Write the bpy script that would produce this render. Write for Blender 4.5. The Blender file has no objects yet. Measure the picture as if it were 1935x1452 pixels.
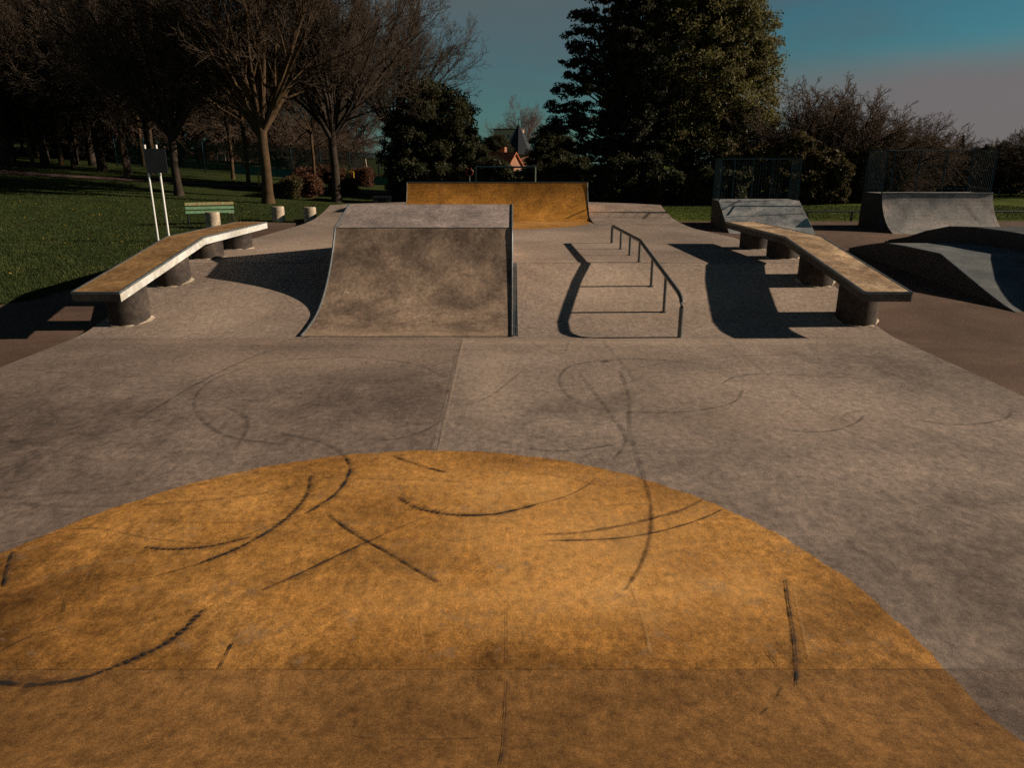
import bpy, math, random
import numpy as np
from mathutils import Vector
random.seed(7)
R = math.radians
sc = bpy.context.scene
COL = sc.collection
# ---------------------------------------------------------------- camera
F = 1342.0; PITCH = R(17.22); H = 3.0
cp, sp = math.cos(PITCH), math.sin(PITCH)
cam_d = bpy.data.cameras.new('camera'); cam = bpy.data.objects.new('camera', cam_d); COL.objects.link(cam)
cam.location = (0, 0, H); cam.rotation_euler = (R(90) - PITCH, 0, 0)
cam_d.sensor_width = 36; cam_d.lens = 36 * F / 1935; cam_d.clip_end = 3000; cam_d.clip_start = .05
sc.camera = cam

# ---------------------------------------------------------------- ground heights (world metres)
TY = [-60, 13, 20, 24.5, 30, 35, 60, 200, 900]
TZ = [-.03, -.03, .3, .45, .6, .78, 1.05, 1.9, 2.2]
def T(x, y):
    b = float(np.interp(y, TY, TZ))
    s = max(0.0, min(-x - 9, 90)); k = min(max((y - 15) / 35, 0), 1); k = k * k * (3 - 2 * k)
    return b + .07 * s * k
SY = [-4, 12.5, 12.9, 13.4, 14.2, 15.45, 16.4, 16.46, 60]
SZ = [0, 0, .025, .1, .28, .57, .82, .825, .825]
def S(y): return float(np.interp(y, SY, SZ))
def ray(u, v):
    x = (u - 967.5) / F; y = (726 - v) / F
    return (x, cp + sp * y, -sp + cp * y)
def at_z(u, v, z=0.0):
    r = ray(u, v); t = (z - H) / r[2]; return (r[0] * t, r[1] * t)
def at_Y(u, v, Y):
    r = ray(u, v); t = Y / r[1]; return (r[0] * t, Y, H + r[2] * t)
def at_X(u, Y): # x in metres of picture column u for things at distance Y near eye height
    return (u - 967.5) / F * (Y * .985)

# ---------------------------------------------------------------- materials
def nmat(name):
    m = bpy.data.materials.new(name); m.use_nodes = True
    nt = m.node_tree; b = nt.nodes['Principled BSDF']
    return m, nt, b
def N(nt, t, **k):
    n = nt.nodes.new(t)
    for a, v in k.items():
        if a.startswith('i_'): n.inputs[a[2:].replace('_', ' ')].default_value = v
        else: setattr(n, a, v)
    return n
def ramp(nt, fac, stops):
    r = N(nt, 'ShaderNodeValToRGB'); e = r.color_ramp.elements
    while len(e) < len(stops): e.new(.5)
    for i, (p, c) in enumerate(stops):
        e[i].position = p; e[i].color = (c if hasattr(c, '__len__') else (c, c, c)) + ((1,) if True else ()) if not hasattr(c, '__len__') else tuple(c) + (1,)
    nt.links.new(fac, r.inputs[0]); return r.outputs[0]
def noise(nt, co, scale, detail=6, rough=.6, dist=0.0, stretch=None):
    if stretch:
        mp = N(nt, 'ShaderNodeMapping'); mp.inputs['Scale'].default_value = stretch; nt.links.new(co, mp.inputs[0]); co = mp.outputs[0]
    n = N(nt, 'ShaderNodeTexNoise'); n.inputs['Scale'].default_value = scale; n.inputs['Detail'].default_value = detail
    n.inputs['Roughness'].default_value = rough; n.inputs['Distortion'].default_value = dist
    nt.links.new(co, n.inputs[0]); return n.outputs[0]
def mix(nt, fac, a, b, mode='MIX'):
    m = N(nt, 'ShaderNodeMix', data_type='RGBA', blend_type=mode)
    for s, v in ((0, fac), (6, a), (7, b)):
        if hasattr(v, 'is_linked') or isinstance(v, bpy.types.NodeSocket): nt.links.new(v, m.inputs[s])
        elif s == 0: m.inputs[0].default_value = v
        else: m.inputs[s].default_value = tuple(v) + (1,)
    return m.outputs[2]
def coords(nt): return N(nt, 'ShaderNodeTexCoord').outputs['Object']
def bump(nt, b, h, strength, dist=.01):
    bp = N(nt, 'ShaderNodeBump'); bp.inputs['Strength'].default_value = strength; bp.inputs['Distance'].default_value = dist
    nt.links.new(h, bp.inputs['Height']); nt.links.new(bp.outputs[0], b.inputs['Normal'])

def thin(nt, co, rot, scale, lo, hi, length=14.0):         # long thin scuffs in one direction
    mp = N(nt, 'ShaderNodeMapping'); mp.inputs['Rotation'].default_value = (0, 0, R(rot)); mp.inputs['Scale'].default_value = (scale, scale / length, 1); nt.links.new(co, mp.inputs[0])
    n = noise(nt, mp.outputs[0], 1.0, 3, .55, .8); return ramp(nt, n, [(lo, 0.0), (hi, 1.0)])
def concrete(name, dark, mid, light, rough=.8, big=.35, stain=.6, grit=.85, panel=None, wear_vignette=(), wearcol=(.5, .4, .3), scuff=.35, chips=False):
    m, nt, b = nmat(name); co = coords(nt)
    n1 = noise(nt, co, big, 8, .6, .2)
    c = ramp(nt, n1, [(.34, dark), (.5, mid), (.66, light)])
    n2 = noise(nt, co, 1.8, 15, .74, .2, (1, .8, 1))
    c = mix(nt, stain, c, ramp(nt, n2, [(.34, (.42, .4, .4)), (.45, (.85, .84, .83)), (.55, (1.12, 1.11, 1.09)), (.64, (1.5, 1.44, 1.36))]), 'MULTIPLY')
    n4 = noise(nt, co, 12, 15, .82, .1, (1, .75, 1))
    c = mix(nt, grit, c, ramp(nt, n4, [(.38, (.54, .53, .53)), (.5, (1, 1, 1)), (.62, (1.5, 1.46, 1.4))]), 'MULTIPLY')
    n3 = noise(nt, co, 130, 5, .95)
    c = mix(nt, min(1, grit * 1.2), c, ramp(nt, n3, [(.3, (.2, .2, .2)), (.5, (1, 1, 1)), (.64, (2.4, 2.3, 2.2))]), 'MULTIPLY')
    big_m = noise(nt, co, .9, 3, .5)
    for rot, sc_ in ((12, 16), (-38, 12), (68, 20), (95, 9)):
        msk = mix(nt, 1.0, thin(nt, co, rot, sc_ * 1.5, .61, .76), ramp(nt, big_m, [(.4, 0.0), (.6, 1.0)]), 'MULTIPLY')
        c = mix(nt, msk, c, mix(nt, scuff, c, (1.7, 1.6, 1.5) if rot in (12, 68) else (.45, .44, .45), 'MULTIPLY'))
    for wx, wy, rx, ry, amt in wear_vignette:                          # dusty, scuffed places where wheels turn, plus dirt and a painted vignette
        mp = N(nt, 'ShaderNodeMapping'); mp.inputs['Location'].default_value = (-wx / rx, -wy / ry, 0); mp.inputs['Scale'].default_value = (1 / rx, 1 / ry, 0); nt.links.new(co, mp.inputs[0])
        ln = N(nt, 'ShaderNodeVectorMath', operation='LENGTH'); nt.links.new(mp.outputs[0], ln.inputs[0])
        ad = N(nt, 'ShaderNodeMath', operation='MULTIPLY_ADD'); nt.links.new(n2, ad.inputs[0]); ad.inputs[1].default_value = 2.4; ad.inputs[2].default_value = -1.2
        sm = N(nt, 'ShaderNodeMath', operation='ADD'); nt.links.new(ln.outputs['Value'], sm.inputs[0]); nt.links.new(ad.outputs[0], sm.inputs[1])
        f = ramp(nt, sm.outputs[0], [(.1, abs(amt)), (1.0, 0.0)])
        c = mix(nt, f, c, mix(nt, .3, mix(nt, 1.0, c, (1.65, 1.6, 1.5), 'MULTIPLY'), wearcol) if amt > 0 else mix(nt, 1.0, c, (.42, .41, .42), 'MULTIPLY'))
    if chips:                                      # paint worn through to the grey below
        pn = noise(nt, co, 3.2, 15, .8, .4); c = mix(nt, ramp(nt, pn, [(.56, 0.0), (.64, .65)]), c, (.3, .215, .14))
    if panel:                                      # separate pours of concrete: tone changes at the joint
        s = N(nt, 'ShaderNodeSeparateXYZ'); nt.links.new(co, s.inputs[0])
        g = N(nt, 'ShaderNodeMath', operation='LESS_THAN'); nt.links.new(s.outputs[0], g.inputs[0]); g.inputs[1].default_value = panel
        g2 = N(nt, 'ShaderNodeMath', operation='LESS_THAN'); nt.links.new(s.outputs[1], g2.inputs[0]); g2.inputs[1].default_value = 12.45
        sb = N(nt, 'ShaderNodeMath', operation='MULTIPLY'); nt.links.new(g2.outputs[0], sb.inputs[0]); nt.links.new(g.outputs[0], sb.inputs[1])
        c = mix(nt, sb.outputs[0], c, mix(nt, 1.0, c, (.76, .74, .74), 'MULTIPLY'))
    nt.links.new(c, b.inputs['Base Color'])
    b.inputs['Roughness'].default_value = rough; b.inputs['Specular IOR Level'].default_value = .15
    bump(nt, b, n4, .25, .006)
    return m
def plain(name, col, rough=.6, metal=0.0, var=.35, scale=6.0, spec=.4, col2=None):
    m, nt, b = nmat(name); co = coords(nt)
    n = noise(nt, co, scale, 6, .7)
    c2 = col2 or tuple(x * (1 - var) for x in col)
    c = ramp(nt, n, [(.35, c2), (.6, col)])
    nt.links.new(c, b.inputs['Base Color']); b.inputs['Roughness'].default_value = rough
    b.inputs['Metallic'].default_value = metal; b.inputs['Specular IOR Level'].default_value = spec
    bump(nt, b, noise(nt, co, scale * 12, 3), .25, .004)
    return m
def foliage(name, a, b_, c_, scale=.6):
    m, nt, b = nmat(name); co = coords(nt)
    n = noise(nt, co, scale, 3, .6); n2 = noise(nt, co, 9.0, 2, .5)
    c = ramp(nt, n, [(.35, a), (.65, b_)])
    c = mix(nt, .5, c, ramp(nt, n2, [(.4, a), (.62, c_)]))
    nt.links.new(c, b.inputs['Base Color']); b.inputs['Roughness'].default_value = .6; b.inputs['Specular IOR Level'].default_value = .2
    t = N(nt, 'ShaderNodeBsdfTranslucent'); nt.links.new(c, t.inputs[0]); mx = N(nt, 'ShaderNodeMixShader'); mx.inputs[0].default_value = .42
    nt.links.new(b.outputs[0], mx.inputs[1]); nt.links.new(t.outputs[0], mx.inputs[2]); nt.links.new(mx.outputs[0], nt.nodes['Material Output'].inputs[0])
    return m
M = {}
M['slab'] = concrete('slab_concrete', (.2, .162, .14), (.265, .214, .186), (.33, .268, .232), panel=-.88, stain=.45, wear_vignette=[(.6, 11.6, 5.5, 1.2, .35), (2.5, 9.5, 3, 1.6, .3), (4.0, 15, 4, 3.0, .8), (1.5, 15, 2, 2.5, .7), (-1, 22, 8, 6, .75), (-5.5, 13.8, 2.2, 2.2, .8), (-5.5, 19, 2.5, 4, .6), (-3.6, 10.9, 2.6, 1.1, .75), (-.3, 9.8, .5, 2.2, .7), (3.5, 8.2, 2.2, .8, .35), (-2.0, 8.9, 1.6, 1.3, -.5), (-6, 8, 2.4, 1.6, -.6), (5.6, 10.9, 1.4, 1.3, -.45), (4.3, 5.2, 1.6, 1.8, -.3), (1.2, 8.6, 1.4, .7, -.5), (4.6, 4.2, 2.2, 2.2, -.35), (-6.2, 6.2, 1.8, 2.0, -.45), (0, 12.2, 9, .3, .6)], wearcol=(.42, .33, .265))  # negative patches at the near corners paint a vignette's falloff
M['ramp'] = concrete('ramp_concrete', (.21, .168, .147), (.285, .23, .2), (.35, .285, .25), stain=.4)
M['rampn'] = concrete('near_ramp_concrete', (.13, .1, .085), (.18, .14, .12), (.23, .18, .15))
M['box'] = concrete('box_concrete', (.13, .097, .077), (.235, .175, .135), (.33, .25, .19), big=.9, stain=.75, wear_vignette=[(-1.5, 12.7, 3, .5, .6)], wearcol=(.5, .38, .28))
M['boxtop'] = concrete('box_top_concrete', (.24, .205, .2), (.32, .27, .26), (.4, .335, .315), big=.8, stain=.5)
M['orange'] = concrete('orange_paint', (.28, .135, .038), (.4, .2, .054), (.5, .262, .08), big=.6, stain=.5, grit=.95, rough=.7, wear_vignette=[(.6, 5.4, 1.6, 1.2, 1.0), (-3.9, 4.4, 1.2, 1.4, -.7), (2.4, 4.0, .7, .8, -.5), (.2, 4.45, 2.0, .45, .7), (1.6, 4.6, .7, .7, .6), (0, 6.4, 1.6, .5, .6), (-3.2, 4.3, 1.6, .9, -.7), (-1.1, 4.9, .7, .5, -.4), (0, 3.72, 3.6, .22, -.6), (2.2, 4.1, .9, .5, -.4)], wearcol=(.66, .44, .2), scuff=.45, chips=True)  # bright middle and dark sides paint a vignette over the scuffs
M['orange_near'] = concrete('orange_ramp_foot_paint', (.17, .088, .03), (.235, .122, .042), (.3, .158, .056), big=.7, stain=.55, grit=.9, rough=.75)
M['orange_far'] = concrete('orange_ramp_paint', (.3, .14, .028), (.41, .192, .036), (.48, .23, .05), big=.9, stain=.6, grit=.95, rough=.75)
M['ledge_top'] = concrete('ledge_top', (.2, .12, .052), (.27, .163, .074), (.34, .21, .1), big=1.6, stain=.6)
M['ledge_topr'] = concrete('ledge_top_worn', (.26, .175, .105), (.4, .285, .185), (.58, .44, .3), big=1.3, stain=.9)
M['ledge_shaded'] = concrete('ledge_shaded', (.07, .062, .056), (.1, .088, .078), (.14, .12, .105), big=1.2)  # dark tone stands in for shade on the slab's end and underside
M['ledge_sunlit'] = concrete('ledge_sunlit', (.36, .35, .31), (.46, .46, .45), (.56, .57, .57), big=1.2, stain=.35, grit=.5)  # pale tone paints the sunlit right side of the same slab
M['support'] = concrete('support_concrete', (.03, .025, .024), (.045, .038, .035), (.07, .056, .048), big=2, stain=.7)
M['bollard'] = concrete('bollard_concrete', (.28, .23, .17), (.38, .32, .25), (.46, .4, .31), big=2)
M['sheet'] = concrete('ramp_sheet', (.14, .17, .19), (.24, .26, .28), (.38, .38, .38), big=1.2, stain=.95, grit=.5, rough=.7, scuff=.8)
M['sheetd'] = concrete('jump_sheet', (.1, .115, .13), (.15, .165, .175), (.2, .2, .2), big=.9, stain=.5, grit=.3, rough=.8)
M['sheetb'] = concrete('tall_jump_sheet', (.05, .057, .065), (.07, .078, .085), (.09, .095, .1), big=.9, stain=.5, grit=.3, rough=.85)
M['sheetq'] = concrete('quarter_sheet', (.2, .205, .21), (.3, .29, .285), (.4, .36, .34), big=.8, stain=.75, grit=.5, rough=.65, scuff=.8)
M['steel'] = plain('galvanised_steel', (.2, .23, .25), .45, .5, .4, 8)
M['dark_steel'] = plain('weathered_steel', (.09, .105, .11), .5, .4, .4, 9)
M['rail'] = plain('rail_steel', (.13, .14, .14), .42, .55, .3, 12)
M['sidewall'] = plain('ramp_side', (.035, .035, .04), .7, 0, .3, 3)
M['blue'] = plain('blue_paint', (.014, .05, .072), .5, .2, .3, 5)
M['goal_paint'] = plain('goal_paint', (.1, .13, .08), .6, 0, .4, 8)
M['white'] = plain('white_paint', (.8, .8, .78), .4, 0, .1, 5)
M['sign'] = plain('sign_back', (.03, .034, .038), .6, 0, .3, 5)
M['black'] = plain('black_plastic', (.012, .013, .016), .4, 0, .3, 5)
M['green_paint'] = plain('green_paint', (.19, .35, .2), .5, 0, .4, 8)
M['rust_paint'] = plain('worn_red_paint', (.3, .15, .08), .7, 0, .5, 14, col2=(.3, .42, .2))
M['yellow'] = plain('yellow_paint', (.5, .3, .03), .5, 0, .3, 8)
M['red'] = plain('red_paint', (.16, .022, .012), .5, 0, .2, 8)
M['orangeb'] = plain('orange_tile', (.55, .15, .06), .8, 0, .5, 1.5)
M['brick'] = plain('brick', (.32, .15, .09), .85, 0, .4, 3)
M['render'] = plain('cream_render', (.55, .45, .34), .85, 0, .2, 2)
M['tile'] = plain('roof_tile', (.2, .075, .045), .8, 0, .4, 2)
M['slate'] = plain('slate', (.006, .011, .02), .55, 0, .35, .6)
M['glass'] = plain('glass', (.03, .04, .05), .1, 0, .2, 1, spec=.8)
M['bark'] = plain('bark', (.05, .038, .03), .9, 0, .55, 3.5, spec=.1)
M['bark_lichen'] = plain('bark_lichen', (.09, .057, .031), .9, 0, .6, 2.5, spec=.05, col2=(.045, .033, .024))
M['twig'] = plain('twig', (.088, .066, .05), .9, 0, .45, 2, spec=.1)
M['twig_red'] = plain('reddish_twig', (.115, .082, .062), .9, 0, .45, 2, spec=.1)
M['twig_pale'] = plain('pale_twig', (.17, .12, .115), .9, 0, .3, 2, spec=.1)
M['leaf_dark'] = foliage('leaf_dark', (.03, .034, .018), (.05, .054, .026), (.085, .08, .034))
M['leaf_cedar'] = foliage('leaf_cedar', (.03, .034, .022), (.05, .052, .03), (.075, .07, .036))
M['leaf_olive'] = foliage('leaf_olive', (.07, .07, .03), (.14, .13, .048), (.24, .2, .07), .35)
M['leaf_brown'] = foliage('leaf_brown', (.05, .045, .02), (.085, .07, .03), (.14, .1, .04), .5)
M['leaf_beech'] = foliage('leaf_beech', (.09, .042, .026), (.14, .066, .04), (.19, .095, .055), .8)

def grass_mat(name, a, b_, c_, dirt):
    m, nt, b = nmat(name); co = coords(nt)
    n1 = noise(nt, co, .22, 5, .6); n2 = noise(nt, co, 5, 8, .8); n3 = noise(nt, co, .5, 6, .65, .5)
    c = ramp(nt, n2, [(.35, a), (.52, b_), (.68, c_)])
    sx = N(nt, 'ShaderNodeSeparateXYZ'); nt.links.new(co, sx.inputs[0]); gx_ = N(nt, 'ShaderNodeMath', operation='GREATER_THAN'); nt.links.new(sx.outputs[0], gx_.inputs[0]); gx_.inputs[1].default_value = 0.0
    c = mix(nt, gx_.outputs[0], c, mix(nt, 1.0, c, (2.5, 2.4, 1.4), 'MULTIPLY'))
    c = mix(nt, ramp(nt, n1, [(.35, 0.0), (.7, .55)]), c, a)
    c = mix(nt, ramp(nt, n3, [(.58, 0.0), (.7, .75)]), c, dirt)
    nt.links.new(c, b.inputs['Base Color']); b.inputs['Roughness'].default_value = .95; b.inputs['Specular IOR Level'].default_value = .05
    bump(nt, b, noise(nt, co, 22, 6, .8), 1.0, .06)
    return m
M['grass'] = grass_mat('grass_ground', (.022, .032, .011), (.044, .062, .017), (.08, .092, .03), (.06, .042, .025))
m, nt, b = nmat('grass_blade'); co = coords(nt)
c = ramp(nt, noise(nt, co, 1.2, 4, .7), [(.35, (.026, .037, .013)), (.55, (.046, .065, .019)), (.7, (.085, .086, .03))])
nt.links.new(c, b.inputs['Base Color']); b.inputs['Roughness'].default_value = .8; b.inputs['Specular IOR Level'].default_value = .1
M['blade'] = m
m, nt, b = nmat('tarmac'); co = coords(nt)
c = ramp(nt, noise(nt, co, .5, 7, .65, .4), [(.35, (.095, .062, .048)), (.55, (.14, .092, .07)), (.7, (.2, .132, .098))])
n3 = noise(nt, co, 60, 5, .85)
c = mix(nt, .6, c, ramp(nt, n3, [(.32, (.35, .35, .35)), (.5, (1, 1, 1)), (.66, (1.9, 1.8, 1.7))]), 'MULTIPLY')
nt.links.new(c, b.inputs['Base Color']); b.inputs['Roughness'].default_value = .9; b.inputs['Specular IOR Level'].default_value = .15
bump(nt, b, n3, .6, .01)
M['tarmac'] = m
M['path'] = plain('path_tarmac', (.13, .085, .08), .9, 0, .4, 2, spec=.1)
# tyre marks: rubber film, broken up along its length; see-through where the rubber is worn away
def mark_mat(name, dens, dash):
    m, nt, b = nmat(name)
    uv = N(nt, 'ShaderNodeTexCoord').outputs['UV']; s = N(nt, 'ShaderNodeSeparateXYZ'); nt.links.new(uv, s.inputs[0])
    e = N(nt, 'ShaderNodeMath', operation='SINE'); mu = N(nt, 'ShaderNodeMath', operation='MULTIPLY'); mu.inputs[1].default_value = math.pi
    nt.links.new(s.outputs[1], mu.inputs[0]); nt.links.new(mu.outputs[0], e.inputs[0])
    co = coords(nt); f = ramp(nt, noise(nt, co, 7, 8, .75), [(.36, .15), (.62, 1.0)])
    a = N(nt, 'ShaderNodeMath', operation='MULTIPLY'); nt.links.new(e.outputs[0], a.inputs[0]); nt.links.new(f, a.inputs[1])
    a2 = N(nt, 'ShaderNodeMath', operation='MULTIPLY', use_clamp=True); nt.links.new(a.outputs[0], a2.inputs[0]); a2.inputs[1].default_value = dens
    out = a2.outputs[0]
    if dash:
        w = N(nt, 'ShaderNodeMath', operation='SINE'); w0 = N(nt, 'ShaderNodeMath', operation='MULTIPLY'); w0.inputs[1].default_value = 2 * math.pi / .05
        nt.links.new(s.outputs[0], w0.inputs[0]); ph = N(nt, 'ShaderNodeMath', operation='MULTIPLY_ADD'); nt.links.new(noise(nt, co, 9, 2, .5), ph.inputs[0]); ph.inputs[1].default_value = 7.0; nt.links.new(w0.outputs[0], ph.inputs[2]); nt.links.new(ph.outputs[0], w.inputs[0])
        w1 = N(nt, 'ShaderNodeMath', operation='MULTIPLY_ADD', use_clamp=True); nt.links.new(w.outputs[0], w1.inputs[0]); w1.inputs[1].default_value = .42; w1.inputs[2].default_value = .62
        a3 = N(nt, 'ShaderNodeMath', operation='MULTIPLY', use_clamp=True); nt.links.new(out, a3.inputs[0]); nt.links.new(w1.outputs[0], a3.inputs[1]); out = a3.outputs[0]
    nt.links.new(out, b.inputs['Alpha']); b.inputs['Base Color'].default_value = (.022, .021, .024, 1); b.inputs['Roughness'].default_value = .7
    return m
M['mark'] = mark_mat('rubber_mark', 1.2, False); M['mark_faint'] = mark_mat('rubber_mark_faint', .55, False)
M['mark_tread'] = mark_mat('rubber_tread', 1.7, True)
M['scratch'] = mark_mat('pale_scratch', .35, False); M['scratch'].node_tree.nodes['Principled BSDF'].inputs['Base Color'].default_value = (.6, .42, .22, 1)
M['mark_ghost'] = mark_mat('rubber_mark_ghost', .3, False)
M['dust'] = mark_mat('joint_dust', .6, False); M['dust'].node_tree.nodes['Principled BSDF'].inputs['Base Color'].default_value = (.48, .37, .28, 1)
M['joint'] = plain('joint_filler', (.05, .042, .036), .9, 0, .5, 9)
m, nt, b = nmat('court_mesh'); co = coords(nt)
c = ramp(nt, noise(nt, co, .8, 4), [(.4, (.03, .09, .075)), (.6, (.05, .14, .12))]); nt.links.new(c, b.inputs['Base Color'])
b.inputs['Alpha'].default_value = .5; b.inputs['Roughness'].default_value = .8
M['court_mesh'] = m
M['court_blue'] = plain('windbreak', (.04, .17, .19), .8, 0, .35, 1.5)

# ---------------------------------------------------------------- mesh helpers
class MB:
    def __init__(s): s.v = []; s.f = []
    def add(s, v, f):
        k = len(s.v); s.v += [tuple(p) for p in v]; s.f += [tuple(i + k for i in q) for q in f]
    def box(s, x0, x1, y0, y1, z0, z1, rz=0, c=None):
        P = [(x, y, z) for z in (z0, z1) for x, y in ((x0, y0), (x1, y0), (x1, y1), (x0, y1))]
        if rz:
            cx, cy = c or ((x0 + x1) / 2, (y0 + y1) / 2); ca, sa = math.cos(rz), math.sin(rz)
            P = [(cx + (x - cx) * ca - (y - cy) * sa, cy + (x - cx) * sa + (y - cy) * ca, z) for x, y, z in P]
        s.add(P, [(3, 2, 1, 0), (4, 5, 6, 7), (0, 1, 5, 4), (1, 2, 6, 5), (2, 3, 7, 6), (3, 0, 4, 7)])
    def tube(s, pts, r, n=10, cap=True):
        pts = [Vector(p) for p in pts]; rs = r if hasattr(r, '__len__') else [r] * len(pts)
        k = len(s.v); up = Vector((.13, .21, .97)).normalized()
        for i, p in enumerate(pts):
            d = (pts[min(i + 1, len(pts) - 1)] - pts[max(i - 1, 0)]).normalized()
            a = d.cross(up)
            if a.length < .05: a = d.cross(Vector((1, 0, 0)))
            a.normalize(); b = d.cross(a)
            for j in range(n):
                t = 2 * math.pi * j / n; s.v.append(tuple(p + (a * math.cos(t) + b * math.sin(t)) * rs[i]))
        for i in range(len(pts) - 1):
            for j in range(n):
                q = (j + 1) % n; s.f.append((k + i * n + j, k + i * n + q, k + (i + 1) * n + q, k + (i + 1) * n + j))
        if cap:
            s.f.append(tuple(k + j for j in range(n))[::-1]); s.f.append(tuple(k + (len(pts) - 1) * n + j for j in range(n)))
    def cyl(s, x, y, z0, z1, r, n=40, r1=None, bev=.012):
        r1 = r1 or r; ring = [(r, z0), (r1 + (r - r1) * .05, z1 - bev), (r1 - bev, z1)]
        k = len(s.v)
        for rr, z in ring:
            for j in range(n): t = 2 * math.pi * j / n; s.v.append((x + rr * math.cos(t), y + rr * math.sin(t), z))
        for i in range(2):
            for j in range(n): q = (j + 1) % n; s.f.append((k + i * n + j, k + i * n + q, k + (i + 1) * n + q, k + (i + 1) * n + j))
        s.f.append(tuple(k + 2 * n + j for j in range(n)))
    def extrude_x(s, prof, x0, x1):       # closed YZ outline swept along X
        n = len(prof); s.add([(x0, y, z) for y, z in prof] + [(x1, y, z) for y, z in prof],
            [tuple(range(n))[::-1], tuple(range(n, 2 * n))] + [(i, (i + 1) % n, n + (i + 1) % n, n + i) for i in range(n)])
    def build(s, name, mat, parent=None, smooth=False, loc=None):
        me = bpy.data.meshes.new(name); me.from_pydata(s.v, [], s.f); me.materials.append(mat)
        if smooth:
            me.shade_smooth()
            try: me.set_sharp_from_angle(angle=R(38))
            except Exception: pass
        me.update(); o = bpy.data.objects.new(name, me); COL.objects.link(o)
        if parent: o.parent = parent
        if loc: o.location = loc
        fixn(me)
        return o
def fixn(me):
    import bmesh
    bm = bmesh.new(); bm.from_mesh(me); bmesh.ops.recalc_face_normals(bm, faces=bm.faces); bm.to_mesh(me); bm.free()
def empty(name, loc=(0, 0, 0), rz=0.0):
    o = bpy.data.objects.new(name, None); COL.objects.link(o); o.location = loc; o.rotation_euler = (0, 0, rz); o.empty_display_size = .2
    return o
def tag(o, label=None, cat=None, group=None, kind=None):
    if label: o['label'] = label
    if cat: o['category'] = cat
    if group: o['group'] = group
    if kind: o['kind'] = kind
    return o
def own(root, *parts):       # parts were modelled in world space: hang them on the root, which stands at its base
    for p in parts:
        p.parent = root; p.location = Vector(p.location) - root.location
    return root
def np_mesh(name, V, Fq, mat, parent=None, uv=None):
    me = bpy.data.meshes.new(name); n = len(V); k = Fq.shape[1]; m_ = len(Fq)
    me.vertices.add(n); me.vertices.foreach_set('co', np.asarray(V, np.float32).ravel())
    me.loops.add(m_ * k); me.loops.foreach_set('vertex_index', Fq.astype(np.int32).ravel())
    me.polygons.add(m_); me.polygons.foreach_set('loop_start', np.arange(0, m_ * k, k, dtype=np.int32)); me.polygons.foreach_set('loop_total', np.full(m_, k, np.int32))
    me.materials.append(mat); me.update(calc_edges=True)
    if uv is not None:
        l = me.uv_layers.new(name='uv'); l.data.foreach_set('uv', np.asarray(uv, np.float32)[Fq.ravel()].ravel())
    o = bpy.data.objects.new(name, me); COL.objects.link(o)
    if parent: o.parent = parent
    return o
def sheet(name, xs, ys, zf, mat, parent=None):
    X, Y = np.meshgrid(xs, ys); Z = np.array([[zf(x, y) for x in xs] for y in ys])
    V = np.stack([X, Y, Z], -1).reshape(-1, 3); nx, ny = len(xs), len(ys)
    i = np.arange((ny - 1) * (nx - 1)); r_, c_ = i // (nx - 1), i % (nx - 1); a = r_ * nx + c_
    return np_mesh(name, V, np.stack([a, a + 1, a + nx + 1, a + nx], 1), mat, parent)
def arc(y0, z0, Rr, ztop, n=18):                   # concave transition, toe at (y0,z0)
    th = math.acos(1 - ztop / Rr); return [(y0 + Rr * math.sin(th * i / n), z0 + Rr * (1 - math.cos(th * i / n))) for i in range(n + 1)]

# ---------------------------------------------------------------- setting: ground sheets
gx = np.unique(np.concatenate([np.linspace(-600, -70, 12), np.arange(-70, 45, 1.0), [-7.6, -7.4, 6.4, 6.6], np.linspace(45, 600, 12)]))
gy = np.unique(np.concatenate([np.linspace(-60, -6, 5), np.arange(-6, 75, 1.0), np.linspace(75, 900, 16)]))
def tz(x, y):
    z = T(x, y)
    if -7.5 < x < (6.5 if y < 22 else 6.3) and y < 33.5: z = min(z, -.03) - .25
    return z
g = sheet('ground', gx, gy, tz, M['grass']); g.data.shade_smooth(); tag(g, kind='structure')
def strip(xe0, xe1, ys, nx, dz=.014):
    V = []; 
    for y in ys:
        a, b_ = xe0(y), xe1(y)
        for i in range(nx + 1):
            x = a + (b_ - a) * i / nx; V.append((x, y, T(x, y) + dz))
    ny = len(ys); i = np.arange((ny - 1) * nx); r_, c_ = i // nx, i % nx; a = r_ * (nx + 1) + c_
    return np.array(V), np.stack([a, a + 1, a + nx + 2, a + nx + 1], 1)
ys = np.arange(-6, 30.6, .4)
V1, F1 = strip(lambda y: np.interp(y, [14, 17, 20, 26, 31], [-11.6, -10.3, -9.5, -9.6, -10.8]) + .18 * math.sin(y * 2.1) + .1 * math.sin(y * 5.3), lambda y: -7.75, ys, 6)
ys2 = np.arange(-6, 31.4, .4)
V2, F2 = strip(lambda y: 6.75, lambda y: 34 + 0 * y, ys2, 40)
V3, F3 = strip(lambda y: -7.75, lambda y: 6.75, np.arange(-9, -4, .5), 8)
tar = np_mesh('tarmac', np.concatenate([V1, V2, V3]), np.concatenate([F1, F2 + len(V1), F3 + len(V1) + len(V2)]), M['tarmac']); tag(tar, kind='structure')
# footpath over the lawn
pc = [(-52, 47), (-40, 47.5), (-30, 47), (-22, 48.5), (-14, 51), (-8, 54)]
V = []
for i in range(61):
    t = i / 60 * (len(pc) - 1); k = min(int(t), len(pc) - 2); f = t - k
    x = pc[k][0] * (1 - f) + pc[k + 1][0] * f; y = pc[k][1] * (1 - f) + pc[k + 1][1] * f
    for w in (-1.1, -.4, .4, 1.1): V.append((x, y + w, T(x, y + w) + .03))
i = np.arange(180); r_, c_ = i // 3, i % 3; a = r_ * 4 + c_
pth = np_mesh('path', np.array(V), np.stack([a, a + 1, a + 5, a + 4], 1), M['path']); tag(pth, kind='structure')

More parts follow.
